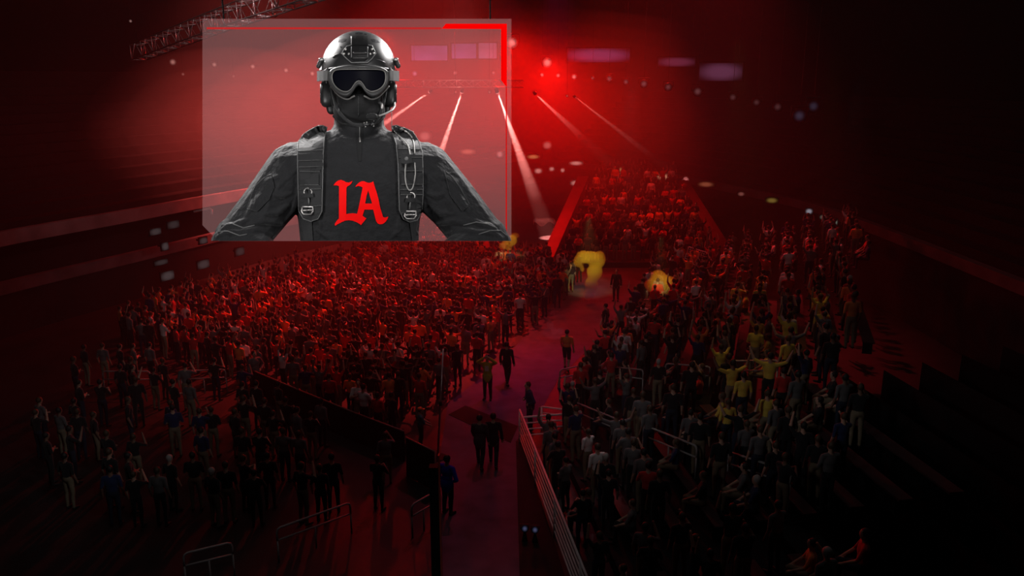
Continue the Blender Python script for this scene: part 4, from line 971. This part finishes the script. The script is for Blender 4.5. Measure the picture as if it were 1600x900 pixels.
w = walker('small person in teal top and orange cap behind the pole', 658, 700, face_dir(1, .3), figure(('knee', 'knee'), sit=False, detail=True), mat('top_teal', (.03, .12, .16), .8, .2), TRO[1], hair=0, scale=.8)
cap = MB(); cap.ell((0, .0, 1.70), (.098, .11, .075), 16, 10); cap.prism([(-.07, -.08, 1.68), (.07, -.08, 1.68), (.055, -.19, 1.665), (-.055, -.19, 1.665)], (0, 0, .012)); cap.build('cap', SHM['orange'], w, True)

# --- spectators: eight poses, one mesh each
POSES = [('standing', figure()), ('standing with raised arms', figure(('up', 'up'))), ('standing with one arm raised', figure(('down', 'up'))), ('filming with a raised hand', figure(('phone', 'down'))),
         ('clapping', figure(('clap', 'clap'))), ('standing with folded arms', figure(('cross', 'cross'))), ('arms spread wide', figure(('wide', 'wide'))), ('sitting', figure(('knee', 'knee'), sit=True))]
PM = [fig_mesh(s, .024, .35) for _, s in POSES]
PL = [fig_mesh(s, .040, .55, 1) for _, s in POSES]
for me, tg in PM:
    me.name = 'spectator'
    for m in (SKIN[0], SHM['black'], TRO[0], HAIR[0], SHOE): me.materials.append(m)
    me.polygons.foreach_set('material_index', np.minimum(tg, 4).astype(int))
def inside(poly, x, y):
    c = False; j = len(poly)-1
    for i in range(len(poly)):
        (xi, yi), (xj, yj) = poly[i], poly[j]
        if (yi > y) != (yj > y) and x < (xj-xi)*(y-yi)/(yj-yi)+xi: c = not c
        j = i
    return c
LB = [(180, 545), (392, 612), (470, 645), (555, 684), (600, 690), (640, 680), (705, 612), (745, 588), (775, 556), (868, 490), (908, 440), (890, 426), (800, 416), (700, 410), (560, 414), (430, 442), (300, 482), (200, 512)]
NL = [(120, 600), (260, 590), (392, 640), (470, 680), (560, 722), (625, 760), (632, 800), (560, 806), (440, 850), (320, 880), (120, 880), (40, 760)]
people = []                                                          # (x, y, z, facing, pose, shirt, zone)
WALKERS = [(o.location.x, o.location.y) for o in bpy.data.objects if o.name.split('.')[0] == 'person']
def clear(x, y, r=.5): return all((x-a)**2+(y-b)**2 > r*r for a, b in WALKERS)
RAILS = [o for o in bpy.data.objects if o.name.startswith('hand_rail')]
CW = ['black']*9+['grey']*4+['white']*3+['red']*5+['orange']*3+['navy']*2
PW_ = [0]*7+[1]*3+[2]*4+[3]*4+[4]*2+[5]*1+[6]*1
def add_p(x, y, z, face, pose, shirt, zone): people.append((x, y, z, face+RNG.gauss(0, .35), pose, shirt, zone))
yy = 20.0
while yy < 54:
    xx = -26.0
    while xx < 6:
        x, y = xx+RNG.uniform(-.16, .16), yy+RNG.uniform(-.16, .16)
        px, py, d = proj((x, y, 0))
        if inside(LB, px, py) and RNG.random() < .90 and clear(x, y): add_p(x, y, 0, face_dir(4-x, 66-y), RNG.choice(PW_), RNG.choice(CW), 0)
        elif inside(NL, px, py) and RNG.random() < .62 and clear(x, y) and int(yy/1.0) % 2 == 0: add_p(x, y, 0, face_dir(4-x, 60-y), RNG.choice([0, 0, 0, 3, 4, 5]), RNG.choice(['black']*6+['grey', 'navy']), 2)  # dark shirts only, the dimness of this seating put into the cloth
        xx += .60
    yy += .80
YELLOW = [(1160, 590, 62, 70), (1180, 530, 52, 26), (1272, 488, 34, 18), (1165, 462, 36, 14)]
for k in range(-1, NSTEP):
    t = -13.0
    while t < (24 if k >= 0 else -1.5):
        o = 1+STEP_D*k+RNG.uniform(.22, .36); p = step_pt(o, t+RNG.uniform(-.1, .1)); z = STEP_H*(k+1)
        px, py, d = proj((p.x, p.y, z+1.2))
        t_near = t < -8 and k > 6; aisle = any(abs(t-a) < .55 for a in (-7.5, 1.5, 11.0))
        ok = in_right(p.x, p.y) and not t_near and t < 24-.25*k and px < 1345 and not aisle and py < 900 and RNG.random() < .80
        if ok:
            sh = RNG.choice(CW)
            if any(abs(px-a) < c and abs(py-b) < e for a, b, c, e in YELLOW) and RNG.random() < .75: sh = 'yellow'
            if t < 1 and sh != 'yellow' and RNG.random() < .8: sh = RNG.choice(['black', 'black', 'black', 'navy', 'grey'])  # mostly dark shirts near by, cloth colour standing in for the gloom
            if 870 < px < 1010 and 660 < py < 740 and RNG.random() < .5: sh = RNG.choice(['grey', 'white'])
            if RNG.random() < .22:
                q = step_pt(1+STEP_D*k+.66, t); add_p(q.x, q.y, z, face_dir(-EP.x, -EP.y), 7, sh, 1); people[-1] = people[-1][:3]+(face_dir(-EP.x, -EP.y),)+people[-1][4:]
            else: add_p(p.x, p.y, z, face_dir(-EP.x*.6+ED.x, -EP.y*.6+ED.y), RNG.choice(PW_), sh, 1)
        t += .66
for k in range(11):
    x0 = 2.6+.30*k+1.0; x1 = min(13.2-.10*k, 99)-.3
    x = x0
    while x < x1:
        if RNG.random() < .85: add_p(x, 51.4+k+RNG.uniform(-.1, .1), .36*(k+1), face_dir(-.2, -1), RNG.choice(PW_), RNG.choice(CW), 3)
        x += .58
for k in range(9):
    x = -8.0-.2*k
    while x < -2.6-.2*k:
        if RNG.random() < .85: add_p(x, 52.4+k, .36*(k+1), face_dir(.2, -1), RNG.choice(PW_), RNG.choice(CW), 3)
        x += .58
# long benches on the right steps
M_BENCH = mat('bench_seat', (.05, .02, .022), .6, .3)
bench0 = None
for k in range(NSTEP):
    for (ta, tb) in ((-13.4, -8.2), (-6.8, -.3), (2.2, 10.3)):
        c = step_pt(1+STEP_D*k+.74, (ta+tb)/2); l = tb-ta; o0 = (c.x, c.y, STEP_H*(k+1))
        if proj(o0)[0] > 1380 or not in_right(c.x, c.y): continue
        rt = empty('bench', o0, (0, 0, math.atan2(ED.y, ED.x) if ta > 0 else math.atan2(FD.y, FD.x))); tag(rt, 'long dark backless bench on the right hand steps', 'bench', 'benches on the right steps')
        MB().box((0, 0, .42), (l, .34, .05)).build('seat', M_BENCH, rt)
        for s in (-.47, 0, .47): MB().box((l*s, 0, .2), (.06, .28, .40)).build('leg', M_DARK, rt)
vis = []
for i, p in enumerate(people):
    px, py, d = proj((p[0], p[1], p[2]+1.3)); vis.append((d if (-10 < px < 1610 and -10 < py < 905) else 999, i))
vis.sort()
single = set(i for d, i in vis[:285] if d < 900); drop = set(i for d, i in vis if d > 900)
ZONE = ['in the floor crowd left of walkway', 'on the steps right of walkway', 'in the dark lower left seating', 'far']
for i in sorted(single):
    x, y, z, f, pose, sh, zone = people[i]
    o = bpy.data.objects.new('spectator', PM[pose][0]); COL.objects.link(o); o.location = (x, y, z); o.rotation_euler = (0, 0, f)
    s = RNG.uniform(.93, 1.06); o.scale = (s, s, s)
    hair = RNG.choice([0, 0, 0, 1, 1, 1]+([2] if RNG.random() < .2 else []))
    lab = '%s top spectator %s %s' % (sh, POSES[pose][0], ZONE[zone]); tag(o, lab, 'person', lab)
    for sl, m in zip(o.material_slots, (RNG.choice(SKIN), SHM[sh], RNG.choice(TRO), HAIR[hair], SHOE)): sl.link = 'OBJECT'; sl.material = m
# the rest of the crowd, too far and too many to tell apart
allm = SKIN+list(SHM.values())+TRO+HAIR+[SHOE]; IX = {m.name: k for k, m in enumerate(allm)}
data = []
for me, tg in PL:
    v = np.empty(len(me.vertices)*3); me.vertices.foreach_get('co', v); v = v.reshape(-1, 3); me.calc_loop_triangles()
    t = np.empty(len(me.loop_triangles)*3, int); me.loop_triangles.foreach_get('vertices', t); pi = np.empty(len(me.loop_triangles), int); me.loop_triangles.foreach_get('polygon_index', pi)
    data.append((v, t.reshape(-1, 3), np.minimum(tg, 4)[pi]))
VV, TT, MM, base_i = [], [], [], 0
for i, (x, y, z, f, pose, sh, zone) in enumerate(people):
    if i in single or i in drop: continue
    v, t, m = data[pose]; c, s = math.cos(f), math.sin(f); k = RNG.uniform(.93, 1.06)
    VV.append(np.stack([(v[:, 0]*c-v[:, 1]*s)*k+x, (v[:, 0]*s+v[:, 1]*c)*k+y, v[:, 2]*k+z], 1)); TT.append(t+base_i); base_i += len(v)
    lut = np.array([IX[RNG.choice(SKIN).name], IX[SHM[sh].name], IX[RNG.choice(TRO).name], IX[HAIR[RNG.choice([0, 0, 1])].name], IX[SHOE.name]]); MM.append(lut[m])
VV, TT, MM = np.concatenate(VV), np.concatenate(TT), np.concatenate(MM)
me = bpy.data.meshes.new('crowd'); me.vertices.add(len(VV)); me.vertices.foreach_set('co', VV.ravel()); me.loops.add(TT.size); me.loops.foreach_set('vertex_index', TT.ravel().astype(np.int32))
me.polygons.add(len(TT)); me.polygons.foreach_set('loop_start', np.arange(0, TT.size, 3, dtype=np.int32)); me.polygons.foreach_set('loop_total', np.full(len(TT), 3, np.int32)); me.update(calc_edges=True)
for m in allm: me.materials.append(m)
me.polygons.foreach_set('material_index', MM.astype(np.int32)); me.polygons.foreach_set('use_smooth', [True]*len(TT)); me.validate()
o = bpy.data.objects.new('crowd', me); COL.objects.link(o); tag(o, 'dense crowd of distant spectators filling the floor and stands', 'crowd', kind='stuff')
print('PEOPLE', len(people), 'single', len(single), 'stuff', len(MM), 'tris')
